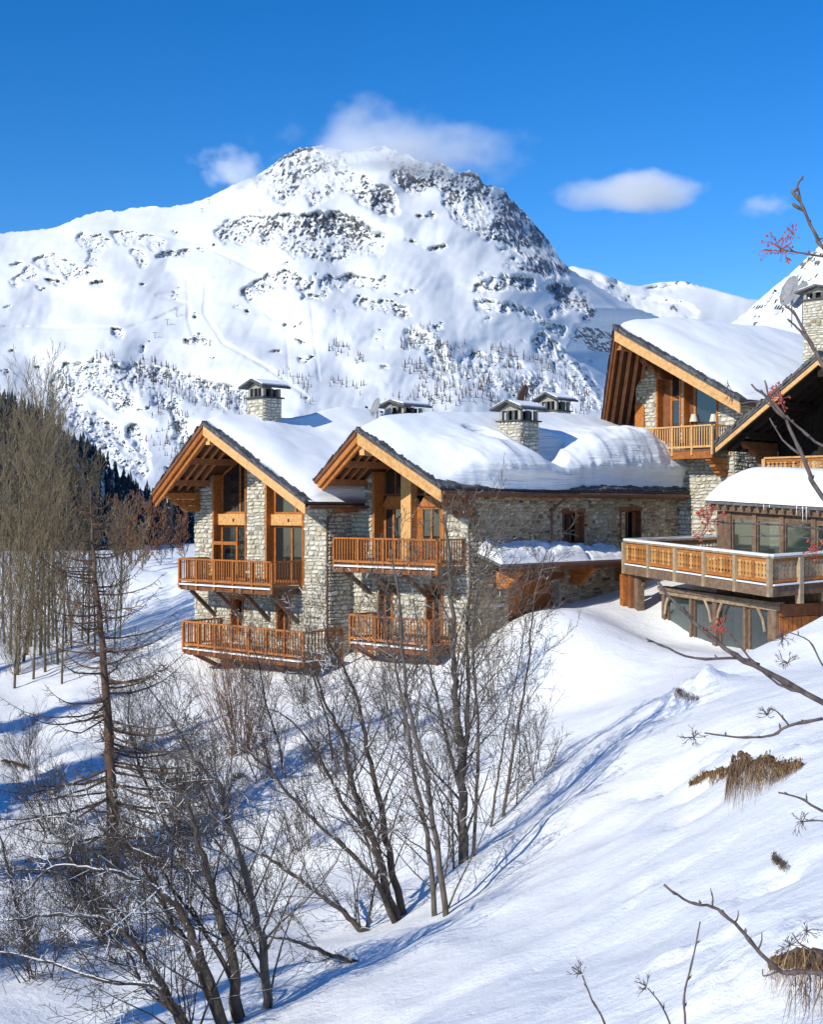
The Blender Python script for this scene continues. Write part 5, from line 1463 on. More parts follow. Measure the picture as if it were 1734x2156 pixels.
# ================================================================== BARE TREES
def rvec(rs): return Vector((rs.gauss(0, 1), rs.gauss(0, 1), rs.gauss(0, 1))).normalized()

def grow(mb, rs, p, d, L, r, lvl, cfg):
    """one limb and everything that grows from it"""
    n = max(2, int(cfg['seg'][lvl]))
    pts = [Vector(p)]; rad = [r]; dirs = [d]
    dd = Vector(d).normalized(); step = L / n
    tip = cfg['tip'][lvl]
    for i in range(n):
        dd = (dd + rvec(rs) * cfg['wig'][lvl] + Vector((0, 0, cfg['up'][lvl]))).normalized()
        pts.append(pts[-1] + dd * step); dirs.append(dd.copy())
        rad.append(max(r * (1 - (1 - tip) * (i + 1) / n), cfg['rmin']))
    mb.tube(pts, rad, cfg['sides'][lvl], cap=False)
    if lvl + 1 < len(cfg['seg']): spawn(mb, rs, pts, dirs, rad, L, lvl, cfg)

def spawn(mb, rs, pts, dirs, rad, L, lvl, cfg, t0=None):
    n = len(pts) - 1; k = cfg['kids'][lvl]; k = max(0, int(round(k * rs.uniform(.8, 1.2))))
    t0 = cfg['t0'][lvl] if t0 is None else t0
    for j in range(k):
        t = t0 + (1 - t0) * (j + rs.random()) / k
        x = min(t * n, n - 1e-3); i = int(x); f = x - i
        p = pts[i].lerp(pts[i + 1], f); d = dirs[i + 1]; r = rad[i] + (rad[i + 1] - rad[i]) * f
        s = rvec(rs); s = (s - d * s.dot(d))
        if s.length < .05: continue
        s.normalize()
        s = (s + Vector((0, 0, cfg.get('lift', 0)))).normalized()
        ang = R(cfg['ang'][lvl] * rs.uniform(.7, 1.3))
        nd = (d * math.cos(ang) + s * math.sin(ang)).normalized()
        ln = L * cfg['len'][lvl] * rs.uniform(.6, 1.25) * (1 - cfg['fall'][lvl] * t)
        grow(mb, rs, p, nd, ln, max(r * cfg['rr'][lvl], cfg['rmin']), lvl + 1, cfg)

ALDER = dict(seg=[6, 5, 4, 3], wig=[.10, .16, .20, .25], up=[.05, .05, .03, .02], tip=[.25, .3, .4, .6], sides=[6, 4, 3, 3], kids=[10, 8, 5, 0], t0=[.12, .15, .15, 0], ang=[46, 46, 48, 0],
             len=[.42, .5, .5, 0], fall=[.45, .4, .3, 0], rr=[.32, .45, .55, 0], rmin=.0036, lift=.15)
ASPEN = dict(seg=[8, 5, 4, 3], wig=[.05, .12, .16, .2], up=[.03, .10, .10, .08], tip=[.15, .25, .4, .6], sides=[6, 4, 3, 3], kids=[22, 7, 4, 0], t0=[.05, .15, .1, 0], ang=[36, 32, 36, 0],
             len=[.30, .45, .55, 0], fall=[.35, .4, .3, 0], rr=[.42, .5, .6, 0], rmin=.0075, lift=.35)
BUSH = dict(seg=[5, 4, 3], wig=[.10, .16, .22], up=[.06, .06, .05], tip=[.25, .4, .6], sides=[4, 3, 3], kids=[9, 5, 0], t0=[.25, .2, 0], ang=[32, 38, 0],
            len=[.45, .45, 0], fall=[.45, .4, 0], rr=[.42, .55, 0], rmin=.0038, lift=.2)

def smooth_path(pts, k=4):
    """Catmull-Rom through the points"""
    out = []
    P_ = [pts[0] * 2 - pts[1]] + list(pts) + [pts[-1] * 2 - pts[-2]]
    for i in range(1, len(P_) - 2):
        a, b, c, d = P_[i - 1], P_[i], P_[i + 1], P_[i + 2]
        for j in range(k):
            t = j / k
            out.append(.5 * ((2 * b) + (c - a) * t + (2 * a - 5 * b + 4 * c - d) * t * t + (3 * b - a - 3 * c + d) * t ** 3))
    out.append(Vector(pts[-1])); return out

def tree_from_stems(name, label, stems, bark, cfg, seed, base=None, group=None, cat='tree', twig_bark=None, kids=None):
    """stems: (list of world points, base radius, tip radius)"""
    rs = random.Random(seed)
    b = base or stems[0][0][0]
    root = empty(name, (b[0], b[1], b[2]), label, cat, group)
    tr = MB(); cr = MB()
    for pts, r0, r1 in stems:
        pts = smooth_path([Vector(p) for p in pts], 4)
        m = len(pts) - 1
        for i in range(1, m): pts[i] = pts[i] + rvec(rs) * r0 * .35
        rad = [r0 + (r1 - r0) * (i / m) ** .8 for i in range(m + 1)]
        tr.tube(pts, rad, 8, cap=True)
        dirs = [(pts[min(i + 1, m)] - pts[max(i - 1, 0)]).normalized() for i in range(m + 1)]
        L = sum((pts[i + 1] - pts[i]).length for i in range(m))
        c = dict(cfg)
        if kids: c['kids'] = [int(kids * L)] + list(cfg['kids'][1:])
        spawn(cr, rs, pts, dirs, rad, min(L, c.get('maxL', 99)), 0, c)
    tr.build('trunk', M[bark], root, smooth=True)
    if cr.f: cr.build('crown', M[twig_bark or bark], root)
    return root

Z6 = lambda x, y: (508 + x * .3662, 1333.5 + y * .3662)
Z5 = lambda x, y: (x * .3662, 1397 + y * .3662)
def stem(conv, pts, d, r0, r1, dd=0.0, sink=True):
    """pixel polyline -> stem standing d metres off, dd = how much it leans away over its length"""
    out = []; n = len(pts) - 1
    for i, (x, y) in enumerate(pts):
        px, py = conv(x, y); out.append(P(px, py, d + dd * i / n))
    if sink:
        g = gz(out[0].x, out[0].y)
        if out[0].z > g - .1: out.insert(0, Vector((out[0].x + (out[0].x - out[1].x) * .1, out[0].y, g - .25)))
    return (out, r0, r1)

def base_d(px, py): return on_ground(px, py).y

ID = lambda x, y: (x, y)
AL2 = dict(ALDER); AL2['maxL'] = 5.0
AL3 = dict(AL2); AL3['rmin'] = .0048; AL3['kids'] = [10, 6, 4, 0]
d4 = base_d(*Z6(1275, 1320))
tree_from_stems('alder_tree', 'tallest grey multi-stemmed bare tree rising before the middle chalet corner', [
    stem(Z6, [(1275, 1330), (1272, 1000), (1268, 720), (1258, 600), (1238, 350), (1226, 100), (1212, -150), (1190, -420), (1185, -700)], d4, 0.128, .025),
    stem(Z6, [(1275, 800), (1300, 600), (1308, 300), (1300, 0), (1320, -350), (1310, -640)], d4, 0.064, .02, .4, False),
    stem(Z6, [(1330, 1360), (1358, 900), (1362, 500), (1335, 100), (1360, -250), (1420, -500)], d4, 0.045, .012, -.5),
    stem(Z6, [(1262, 900), (1190, 650), (1140, 420), (1100, 260), (1040, 60), (990, -200)], d4, 0.045, .012, -.6, False),
    stem(Z6, [(1222, 1300), (1216, 1060), (1210, 900)], d4 - .2, 0.030, .015)], 'bark_grey', AL3, 101, group='bare alders in the gully', kids=4.0)
d3 = base_d(*Z6(1170, 1630))
tree_from_stems('alder_tree', 'slender bare tree just left of the tallest one, two parallel stems', [
    stem(Z6, [(1178, 1640), (1130, 1250), (1085, 950), (1012, 600), (952, 350), (925, 100), (905, -200), (860, -480)], d3, 0.071, .016),
    stem(Z6, [(1110, 1520), (1070, 1150), (1000, 850), (962, 580), (936, 420), (880, 150), (800, -100)], d3 + .3, 0.060, .014)], 'bark_grey', AL3, 102, group='bare alders in the gully', kids=4.0)
d2 = base_d(*Z6(880, 1660))
tree_from_stems('alder_tree', 'bare tree fanning four thick stems to the upper left', [
    stem(Z6, [(900, 1680), (810, 1380), (745, 1150), (640, 850), (590, 640), (500, 420), (400, 200)], d2, 0.098, .016),
    stem(Z6, [(940, 1660), (860, 1320), (832, 1150), (780, 900), (730, 700), (690, 480), (625, 260), (540, 130), (470, -60)], d2 + .3, 0.083, .014),
    stem(Z6, [(880, 1650), (760, 1400), (580, 1225), (430, 1080), (280, 930), (130, 760), (0, 640), (-90, 520)], d2 - .2, 0.068, .012),
    stem(Z6, [(840, 1450), (750, 1180), (600, 1000), (520, 850), (400, 640), (260, 480), (100, 420)], d2 + .5, 0.053, .012, .5, False)], 'bark_dark', AL2, 103, group='bare alders in the gully', kids=3.8)
d1 = base_d(*Z6(725, 1715))
tree_from_stems('alder_tree', 'low bare tree with one heavy limb leaning far left over the snow', [
    stem(Z6, [(735, 1725), (660, 1680), (560, 1575), (430, 1485), (300, 1385), (180, 1305), (40, 1230), (-120, 1100), (-220, 1000)], d1, 0.075, .014),
    stem(Z6, [(720, 1700), (760, 1500), (800, 1300), (790, 1150)], d1 + .2, 0.038, .012)], 'bark_dark', AL2, 104, group='bare alders in the gully', kids=4.6)
d5 = base_d(*Z6(1500, 1060))
tree_from_stems('alder_tree', 'thin rightmost bare tree of the clump with two upright stems', [
    stem(Z6, [(1505, 1065), (1550, 780), (1600, 500), (1650, 200), (1668, 0), (1700, -260), (1760, -480)], d5, 0.056, .012),
    stem(Z6, [(1432, 1135), (1475, 850), (1522, 550), (1590, 220), (1640, -100)], d5 - .4, 0.041, .010),
    stem(Z6, [(1590, 900), (1605, 700), (1600, 480)], d5 + .3, 0.019, .01)], 'bark_grey', AL3, 105, group='bare alders in the gully', kids=4.0)
d0 = base_d(*Z6(650, 1895))
tree_from_stems('fallen_limb', 'dark half-buried limb lying low below the alder clump', [
    stem(Z6, [(665, 1893), (520, 1850), (370, 1790), (240, 1755), (150, 1735), (60, 1790)], d0, 0.053, .014)], 'bark_dark', AL2, 106, cat='branch', kids=3)
# lower left clump, rooted below the frame
dl = base_d(480, 2150)
tree_from_stems('alder_tree', 'light grey trunk at bottom left, rightmost of the lower clump', [
    stem(Z5, [(1560, 2150), (1540, 2000), (1512, 1650), (1470, 1450), (1400, 1150), (1312, 900), (1270, 700), (1150, 600), (1030, 500)], dl, 0.084, .014)], 'bark_grey', AL2, 107, group='bare trees at the bottom left', kids=5)
tree_from_stems('alder_tree', 'bundle of dark leaning trunks at bottom left of the picture', [
    stem(Z5, [(1370, 2180), (1335, 1750), (1270, 1450), (1205, 1235), (1130, 1000), (1090, 830), (1000, 640)], dl - .6, 0.084, .014),
    stem(Z5, [(1330, 2180), (1160, 1710), (1080, 1500), (960, 1330), (880, 1285), (700, 1215), (500, 1180), (330, 1160), (120, 1330)], dl - .9, 0.072, .012),
    stem(Z5, [(1310, 2180), (1180, 1850), (1060, 1600), (960, 1430), (900, 1260), (830, 1120), (700, 1000)], dl - .7, 0.060, .012),
    stem(Z5, [(1430, 2150), (1300, 1750), (1150, 1500), (1000, 1300), (930, 1200)], dl - .3, 0.048, .012)], 'bark_dark', AL2, 108, group='bare trees at the bottom left', kids=4.6)
tree_from_stems('alder_tree', 'dark tree at bottom left whose long boughs sweep out of frame', [
    stem(Z5, [(1130, 2190), (1060, 2060), (900, 1800), (785, 1620), (620, 1480), (400, 1445), (150, 1465), (-60, 1495)], dl - 1.2, 0.066, .014),
    stem(Z5, [(1090, 2190), (1000, 2000), (880, 1850), (600, 1830), (300, 1720), (0, 1660), (-160, 1600)], dl - 1.5, 0.054, .012),
    stem(Z5, [(1000, 2000), (820, 1850), (760, 1700), (640, 1560)], dl - 1.3, 0.030, .012, .3, False)], 'bark_dark', AL2, 109, group='bare trees at the bottom left', kids=5)

# boughs sweeping out over the shaded gully on the far left
for i, (base, pts, r, lb) in enumerate([((300, 1990), [(300, 1990), (230, 1900), (150, 1850), (60, 1830), (-40, 1850)], .055, 'low bare tree whose bough arches left above the corner scrub'),
        ((330, 1880), [(335, 1885), (280, 1800), (200, 1740), (110, 1720), (10, 1745), (-60, 1790)], .055, 'bare tree sending one bough left past the larch foot'),
        ((380, 1800), [(385, 1805), (330, 1700), (290, 1600), (270, 1500), (280, 1420)], .045, 'slim bare tree standing between larch and rust shrub'),
        ((460, 1760), [(462, 1765), (430, 1660), (390, 1560), (330, 1470), (270, 1400)], .05, 'slim bare tree leaning left behind the rust shrub'),
        ((600, 1640), [(602, 1645), (585, 1560), (560, 1480), (545, 1400), (520, 1330)], .045, 'slim bare tree before the lower balcony of the left chalet'),
        ((700, 1600), [(702, 1605), (690, 1520), (665, 1440), (650, 1360), (655, 1290)], .04, 'slim bare tree between the two lower balconies'),
        ((60, 1990), [(62, 1995), (30, 1900), (10, 1800), (-20, 1700)], .05, 'bare tree at the left picture edge in the blue shade')]):
    d_ = base_d(*base)
    tree_from_stems('alder_tree', lb, [stem(ID, pts, d_, r, .010)], 'bark_dark', AL2, 130 + i, group='slim bare trees in the gully', kids=6)
# ---- larch: one straight stem, whorls of sweeping boughs
def larch(px0, py0, px1, py1, d, seed, label):
    rs = random.Random(seed)
    a = P(px0, py0, d); t = P(px1, py1, d + .4); a.z = gz(a.x, a.y) - .2
    root = empty('larch_tree', a, label, 'tree')
    H_ = t.z - a.z; tr = MB(); cr = MB(); n = 22; pts = []
    for i in range(n + 1):
        f = i / n; p = a.lerp(t, f); pts.append(p + Vector((rs.gauss(0, .015), rs.gauss(0, .015), 0)) + Vector((.10 * math.sin(f * 5), 0, 0)))
    rad = [.17 * (1 - f / n) ** .9 + .012 for f in range(n + 1)]
    tr.tube(pts, rad, 8); tr.build('trunk', M['bark_larch'], root, smooth=True)
    h = .7
    while h < H_ - .25:
        f = h / H_; i = min(int(f * n), n - 1); c = pts[i].lerp(pts[i + 1], f * n - i)
        L = (3.7 * (1 - f) ** .7 + .3) * rs.uniform(.65, 1.15)
        az = rs.uniform(0, 6.283); hd = Vector((math.cos(az), math.sin(az), 0))
        m = 8; bp = [c]; slope = -.30 if f < .45 else -.05
        for k in range(m):
            u = (k + 1) / m
            bp.append(bp[-1] + (hd + Vector((0, 0, slope + (1.05 if f > .3 else .75) * u ** 2 + rs.gauss(0, .05))) + rvec(rs) * .06).normalized() * (L / m))
        cr.tube(bp, [max(.044 * (1 - f * .5) * (1 - k / (m + 1)), .007) for k in range(m + 1)], 4, cap=False)
        for k in range(1, m + 1):
            for _ in range(3):
                sd = Vector((-hd.y, hd.x, 0)) * rs.choice((-1, 1))
                dr = (sd * rs.uniform(.4, 1) + hd * rs.uniform(.2, .8) + Vector((0, 0, rs.uniform(-.7, .25)))).normalized()
                l2 = L * .20 * rs.uniform(.4, 1.2) * (1 - .5 * k / m); q = bp[k - 1].lerp(bp[k], rs.random())
                mid = q + dr * l2 * .5; cr.tube([q, mid, q + dr * l2 + Vector((0, 0, rs.uniform(-.05, .08)))], [.009, .0075, .006], 3, cap=False)
        h += rs.uniform(.05, .115)
    cr.build('crown', M['bark_larch'], root)
larch(236, 1835, 197, 1030, base_d(236, 1835), 5, 'bare larch with one straight reddish trunk left of the alder clump')

# ---- twiggy shrubs
def bush(px, py, spread, height, n, bark, seed, label, lean=(0, 0, 0), group='leafless shrubs on the bank', r=.018, d=None, name='shrub'):
    rs = random.Random(seed)
    g = on_ground(px, py) if d is None else P(px, py, d)
    if d is not None: g.z = gz(g.x, g.y)
    root = empty(name, g, label, 'shrub', group); mb = MB()
    for i in range(n):
        az = rs.uniform(0, 6.283); tl = rs.uniform(0, spread)
        dr = Vector((math.cos(az) * math.sin(tl), math.sin(az) * math.sin(tl), math.cos(tl))) + Vector(lean)
        p = g + Vector((rs.gauss(0, .18), rs.gauss(0, .18), -.15))
        grow(mb, rs, p, dr.normalized(), height * rs.uniform(.55, 1.05), r * rs.uniform(.6, 1.1), 0, BUSH)
    mb.build('stems', M[bark], root)
bush(505, 1590, .75, 4.6, 34, 'bark_red', 201, 'big rust-brown shrub fanning up below the left chalet balcony', (-.15, 0, .2), r=.022)
bush(560, 1640, .6, 2.4, 16, 'bark_red', 202, 'smaller rust-brown shrub to the right of the big one', (-.2, 0, .1))
bush(305, 1615, .7, 3.0, 16, 'bark_dark', 203, 'dark shrub close right of the larch trunk', (-.1, 0, .2))
bush(370, 1720, .9, 2.4, 24, 'bark_dark', 204, 'dense dark thicket below the rust shrub', (-.2, 0, 0))
bush(120, 1760, .8, 2.6, 18, 'bark_dark', 205, 'tangled shrub left of the larch foot', (-.4, 0, .1))
bush(640, 1480, .7, 2.0, 12, 'bark_dark', 206, 'thin shrub just under the balcony shadow of the left chalet', (-.1, 0, .1))
bush(830, 1560, .55, 3.2, 14, 'bark_dark', 207, 'wispy shrub in front of the middle chalet base', (-.2, 0, .2))
bush(1040, 1480, .5, 3.6, 12, 'bark_olive', 208, 'wispy olive shrub before the corner of the middle chalet', (-.05, 0, .3))
bush(250, 1990, .9, 2.2, 20, 'bark_dark', 209, 'low shrub in the blue shade at lower left', (-.5, 0, 0))
bush(640, 1790, .8, 2.0, 14, 'bark_dark', 210, 'low twigs left of the heavy leaning limb', (-.3, 0, 0))

for i, (px, py, n, h, bk, lb) in enumerate([(30, 1420, 18, 3.2, 'bark_olive', 'olive undergrowth below the aspens at the picture edge'), (110, 1400, 18, 3.0, 'bark_olive', 'olive undergrowth in the middle of the aspen stand'), (190, 1350, 14, 2.8, 'bark_olive', 'olive undergrowth at the right end of the aspen stand'),
        (60, 1620, 16, 2.2, 'bark_dark', 'dark scrub on the shaded bank at far left'), (180, 1900, 18, 2.0, 'bark_dark', 'dark scrub below the larch foot'), (420, 1850, 18, 2.0, 'bark_dark', 'scrub between the larch and the leaning limb'), (560, 1930, 14, 1.8, 'bark_dark', 'scrub right above the lower clump of trunks'),
        (700, 1640, 14, 2.2, 'bark_dark', 'fine twigs behind the fanning tree'), (940, 1660, 12, 2.2, 'bark_grey', 'fine twigs left of the tallest tree foot'), (1130, 1640, 9, 2.2, 'bark_grey', 'fine twigs right of the alder clump'), (80, 2060, 18, 1.8, 'bark_dark', 'scrub in the blue shade in the lower left corner'), (470, 1700, 16, 2.4, 'bark_dark', 'scrub under the rust-brown shrub')]):
    bush(px, py, .8, h, n, bk, 220 + i, lb, (-.25, 0, .1), r=.014)
# ---- tall aspens at the left edge
def aspen(px, py, d, H_, seed, label, bark='bark_olive', cfg=ASPEN, group='tall bare aspens at the left edge', r=None):
    rs = random.Random(seed)
    g = P(px, py, d); g.z = gz(g.x, g.y) - .2
    root = empty('aspen_tree', g, label, 'tree', group)
    n = 10; pts = [g]; dd = Vector((rs.gauss(0, .03), rs.gauss(0, .03), 1)).normalized()
    for i in range(n):
        dd = (dd + Vector((rs.gauss(0, .025), rs.gauss(0, .025), .03))).normalized(); pts.append(pts[-1] + dd * (H_ / n))
    r0 = r or H_ * .0062; rad = [max(r0 * (1 - i / n) ** .9, .014) for i in range(n + 1)]
    tr = MB(); tr.tube(pts, rad, 7); tr.build('trunk', M['aspen_trunk'], root, smooth=True)
    cr = MB(); dirs = [dd] * (n + 1); spawn(cr, rs, pts, dirs, rad, H_, 0, cfg); cr.build('crown', M[bark], root)
asp = [(-45, 62, 830), (-5, 60, 850), (22, 64, 805), (48, 61, 790), (64, 66, 775), (85, 62, 785), (102, 65, 790), (122, 60, 840), (70, 58, 900), (30, 57, 920), (150, 63, 880), (172, 66, 905), (200, 62, 940), (228, 68, 955), (252, 64, 1000), (130, 57, 960), (-20, 70, 840)]
words = ['leftmost aspen, cut by the picture edge', 'aspen standing second from the picture edge', 'aspen with a thick trunk near the left edge', 'aspen with one of the tallest tips of the stand', 'tallest aspen of the stand', 'tall aspen right of the tallest one',
         'tall aspen third right of the tallest one', 'mid-height aspen in the middle of the stand', 'short aspen in front of the tall ones', 'short front aspen near the left edge', 'aspen right of the middle of the stand', 'aspen before the dark forested spur, left',
         'aspen before the dark forested spur, middle', 'slim aspen near the right end of the stand', 'rightmost aspen of the stand, above the larch top', 'short front aspen behind the larch', 'aspen far back at the picture edge']
for i, (px, d, ty) in enumerate(asp):
    ty = ty + 65 if i not in (4, 5) else ty + 20; g = P(px, 0, d); zz = gz(g.x, g.y); top = (CY - ty) / F * d
    aspen(px, 1400, d, top - zz, 300 + i, words[i])
extra = [(-60, 60, 880), (10, 68, 830), (36, 59, 870), (56, 63, 860), (95, 59, 870), (112, 68, 850), (140, 66, 900), (186, 64, 960), (240, 61, 1040)]
for i, (px, d, ty) in enumerate(extra):
    ty += 40; g = P(px, 0, d); zz = gz(g.x, g.y); top = (CY - ty) / F * d
    aspen(px, 1400, d, top - zz, 370 + i, 'thin olive-barked aspen, one of the crowded slim stems of the stand', group='slim aspens crowded in the stand')
FARB = dict(ASPEN); FARB['kids'] = [22, 8, 3, 0]; FARB['ang'] = [50, 40, 40, 0]; FARB['len'] = [.42, .45, .5, 0]; FARB['rmin'] = .018
for i, (px, d, ty, bk) in enumerate([(262, 104, 1062, 'bark_red'), (285, 108, 1050, 'bark_red'), (312, 112, 1066, 'bark_red'), (338, 106, 1080, 'bark_red'), (362, 116, 1072, 'bark_dark'), (388, 110, 1086, 'bark_red'), (245, 112, 1075, 'bark_olive'), (300, 100, 1105, 'bark_olive'), (275, 98, 1100, 'bark_red')]):
    g = P(px, 0, d); zz = gz(g.x, g.y); top = (CY - ty) / F * d
    aspen(px, 0, d, max(top - zz, 2.5), 340 + i, ['russet tree left in the row behind the piste', 'tallest russet tree in the row behind the piste', 'russet tree third in the row behind the piste', 'russet tree fourth in the row behind the piste', 'dark tree near the left chalet eave, beyond the piste', 'last russet tree, beside the left chalet wall', 'olive tree at the left end of the row behind the piste', 'small olive tree in front of the russet row', 'small russet tree in front of the row'][i], bk, FARB, 'bare trees beyond the piste')
# ================================================================== ROWAN BUSH AT THE RIGHT EDGE
DR = 5.6
RB = Vector((2.75, 5.7, gz(2.75, 5.7)))
rowan = empty('rowan_bush', RB, 'rowan bush whose knobbly twigs with dried berries reach in from the right edge', 'bush')
rsr = random.Random(77)
M['rowan'] = noise_mat('rowan_bark', [(0.3, (0.06, 0.042, 0.04)), (0.7, (0.19, 0.145, 0.13))], 40.0, 5, 0.7, (1, 1, .5), 0.5, 0.004)
def rtwig(pts, r0, r1, d=DR, par=None, name='branch', knob=True, dd=0.0):
    W_ = [P(x, y, d + dd * i / max(len(pts) - 1, 1)) for i, (x, y) in enumerate(pts)]
    W_ = smooth_path(W_, 4); m = len(W_) - 1
    rad = []
    for i in range(m + 1):
        r = r0 + (r1 - r0) * i / m
        if knob and i % 5 == 2: r *= 1.35
        rad.append(r)
    W_ = [p + rvec(rsr) * r0 * .25 for p in W_]
    mb = MB(); mb.tube(W_, rad, 7)
    if knob:                                # short spurs and buds
        for i in range(2, m, 4):
            dr = (rvec(rsr) + Vector((0, 0, .8)) + (W_[i + 1] - W_[i]).normalized() * .8).normalized(); L = rsr.uniform(.012, .035)
            mb.tube([W_[i], W_[i] + dr * L * .6, W_[i] + dr * L], [r1 * 1.1, r1 * 1.4, r1 * .3], 5)
    return mb.build(name, M['rowan'], rowan, smooth=True), W_
def head(px, py, n, size, mat='rowan', d=DR, name='twig_head', berries=0, lean=(0, 0, 0)):
    """umbel of fine stalks left after the berries fell"""
    c = P(px, py, d); mb = MB(); be = MB()
    for i in range(int(n * 1.5)):
        dr = (rvec(rsr) + Vector(lean) + Vector((-.25, 0, .25))).normalized(); L = size * rsr.uniform(.35, 1.0)
        a = c + dr * L * .5 + rvec(rsr) * L * .22; b = a + (dr + rvec(rsr) * .6).normalized() * L * .5
        mb.tube([c, a, b], [.0017, .0013, .0010], 4)
        for _ in range(3):
            e = b + (dr + rvec(rsr) * .9).normalized() * L * .35; s = a.lerp(b, rsr.random())
            mb.tube([s, s.lerp(e, .5) + rvec(rsr) * L * .06, e], [.0012, .0010, .0009], 3)
            if rsr.random() < berries:
                r = rsr.uniform(.0035, .006); be.tube([e + Vector((0, 0, r)), e + Vector((0, 0, r * .6)), e, e - Vector((0, 0, r * .6)), e - Vector((0, 0, r))], [r * .3, r * .85, r, r * .8, r * .3], 6)
    o = mb.build(name, M[mat], rowan)
    if be.f: be.build('dried_berries', M['berry'], o, kind='stuff')
M['stalk'] = noise_mat('red_stalk', [(0.3, (0.25, 0.05, 0.05)), (0.7, (0.40, 0.12, 0.10))], 30.0, 3, 0.7)
# stems rising out of frame
def stem_up(pts, r0, r1):
    w = smooth_path([Vector(p) for p in pts], 5); m = len(w) - 1
    MB().tube(w, [r0 + (r1 - r0) * i / m for i in range(m + 1)], 8).build('stem', M['rowan'], rowan, smooth=True)
for top, bend in (((2.2, 5.6, 1.7), .5), ((2.0, 5.6, .55), .6), ((2.3, 5.7, -.2), .5), ((1.95, 5.5, -1.6), .2)):
    stem_up([RB + Vector((0, 0, -.2)), RB.lerp(Vector(top), .4) + Vector((bend * .3, 0, 0)), Vector(top)], .03, .012)
rtwig([(1960, 1600), (1734, 1480), (1632, 1424), (1552, 1382), (1510, 1348), (1462, 1308), (1419, 1265), (1386, 1226)], .014, .005)
rtwig([(1600, 1400), (1556, 1386), (1465, 1386), (1395, 1359), (1362, 1345)], .007, .003)
rtwig([(1700, 1462), (1640, 1440), (1590, 1395), (1552, 1352), (1540, 1330)], .006, .003)
head(1520, 1322, 10, .055, 'stalk', berries=.5)
rtwig([(1734, 1513), (1663, 1528), (1629, 1547), (1571, 1553), (1484, 1543)], .007, .0035)
head(1462, 1552, 12, .06)
rtwig([(1663, 1528), (1640, 1500), (1620, 1490)], .004, .002); head(1618, 1505, 9, .055)
rtwig([(1990, 2110), (1734, 2050), (1663, 2050), (1632, 2035), (1590, 1993), (1548, 1944), (1501, 1909), (1453, 1900), (1400, 1864)], .012, .0045)
for (a, b) in (((1501, 1909), (1497, 1870)), ((1548, 1944), (1556, 1918)), ((1598, 2000), (1606, 1962)), ((1501, 1909), (1498, 1880))):
    rtwig([a, ((a[0] + b[0]) / 2 + 3, (a[1] + b[1]) / 2), b], .0045, .0018, knob=False)
rtwig([(1640, 2045), (1610, 2055), (1608, 2040)], .004, .002, knob=False)
rtwig([(1448, 2260), (1444, 2153), (1442, 2096), (1457, 2031), (1476, 1940)], .006, .003)
rtwig([(1300, 2260), (1274, 2153), (1247, 2104), (1228, 2054)], .006, .0028); head(1226, 2050, 9, .05, lean=(-.3, 0, .6))
rtwig([(1440, 2260), (1411, 2153), (1388, 2108), (1365, 2081)], .005, .0022); head(1362, 2078, 9, .05, lean=(-.6, 0, .3))
rtwig([(1840, 1760), (1724, 1703), (1686, 1680), (1640, 1669)], .007, .003)
head(1690, 1730, 10, .06); rtwig([(1800, 1740), (1730, 1728), (1690, 1730)], .004, .002)
rtwig([(1800, 1480), (1734, 1400), (1705, 1350), (1660, 1330)], .005, .002); head(1650, 1345, 12, .06); head(1660, 1395, 10, .06)
rtwig([(1734, 2010), (1690, 1990), (1670, 1965)], .004, .002); head(1665, 1990, 14, .07); head(1700, 1960, 12, .06)
# upper twigs
rtwig([(1900, 700), (1734, 522), (1723, 501), (1692, 438), (1681, 392), (1693, 370)], .010, .003)
for (a, b) in (((1690, 430), (1667, 400)), ((1694, 445), (1668, 428)), ((1682, 395), (1672, 404))):
    w0, w1 = P(*a, DR), P(*b, DR); MB().tube([w0, w0.lerp(w1, .5), w0.lerp(w1, .85), w1], [.003, .008, .007, .001], 7).build('bud', M['rowan'], rowan, smooth=True)
rtwig([(1900, 560), (1734, 540), (1692, 533), (1649, 526)], .006, .003); head(1646, 527, 16, .075, 'stalk', berries=.35); head(1672, 492, 9, .045, 'stalk')
rtwig([(1900, 1000), (1790, 860), (1734, 766), (1709, 724), (1677, 664), (1653, 643)], .012, .004)
rtwig([(1709, 724), (1680, 690), (1660, 672)], .006, .003)
rtwig([(1950, 1300), (1734, 1045), (1709, 1000), (1685, 947), (1656, 883), (1628, 848), (1582, 809)], .012, .004)
rtwig([(1656, 883), (1625, 850), (1612, 800)], .006, .003); head(1648, 838, 12, .06, 'stalk', berries=.6)
rtwig([(1850, 990), (1734, 939), (1690, 905), (1656, 875)], .007, .004); rtwig([(1690, 960), (1649, 925), (1622, 880)], .005, .0025)
rtwig([(1780, 1120), (1734, 1115), (1654, 1106), (1590, 1103), (1546, 1102), (1505, 1098)], .005, .0028); head(1492, 1100, 14, .07, 'stalk', berries=.8)
rtwig([(1790, 1150), (1734, 1137), (1660, 1129), (1560, 1130)], .004, .0022); head(1726, 1155, 9, .05, 'stalk', berries=.7)
rtwig([(1560, 850), (1600, 845), (1640, 860)], .003, .002, knob=False); head(1540, 825, 6, .05)

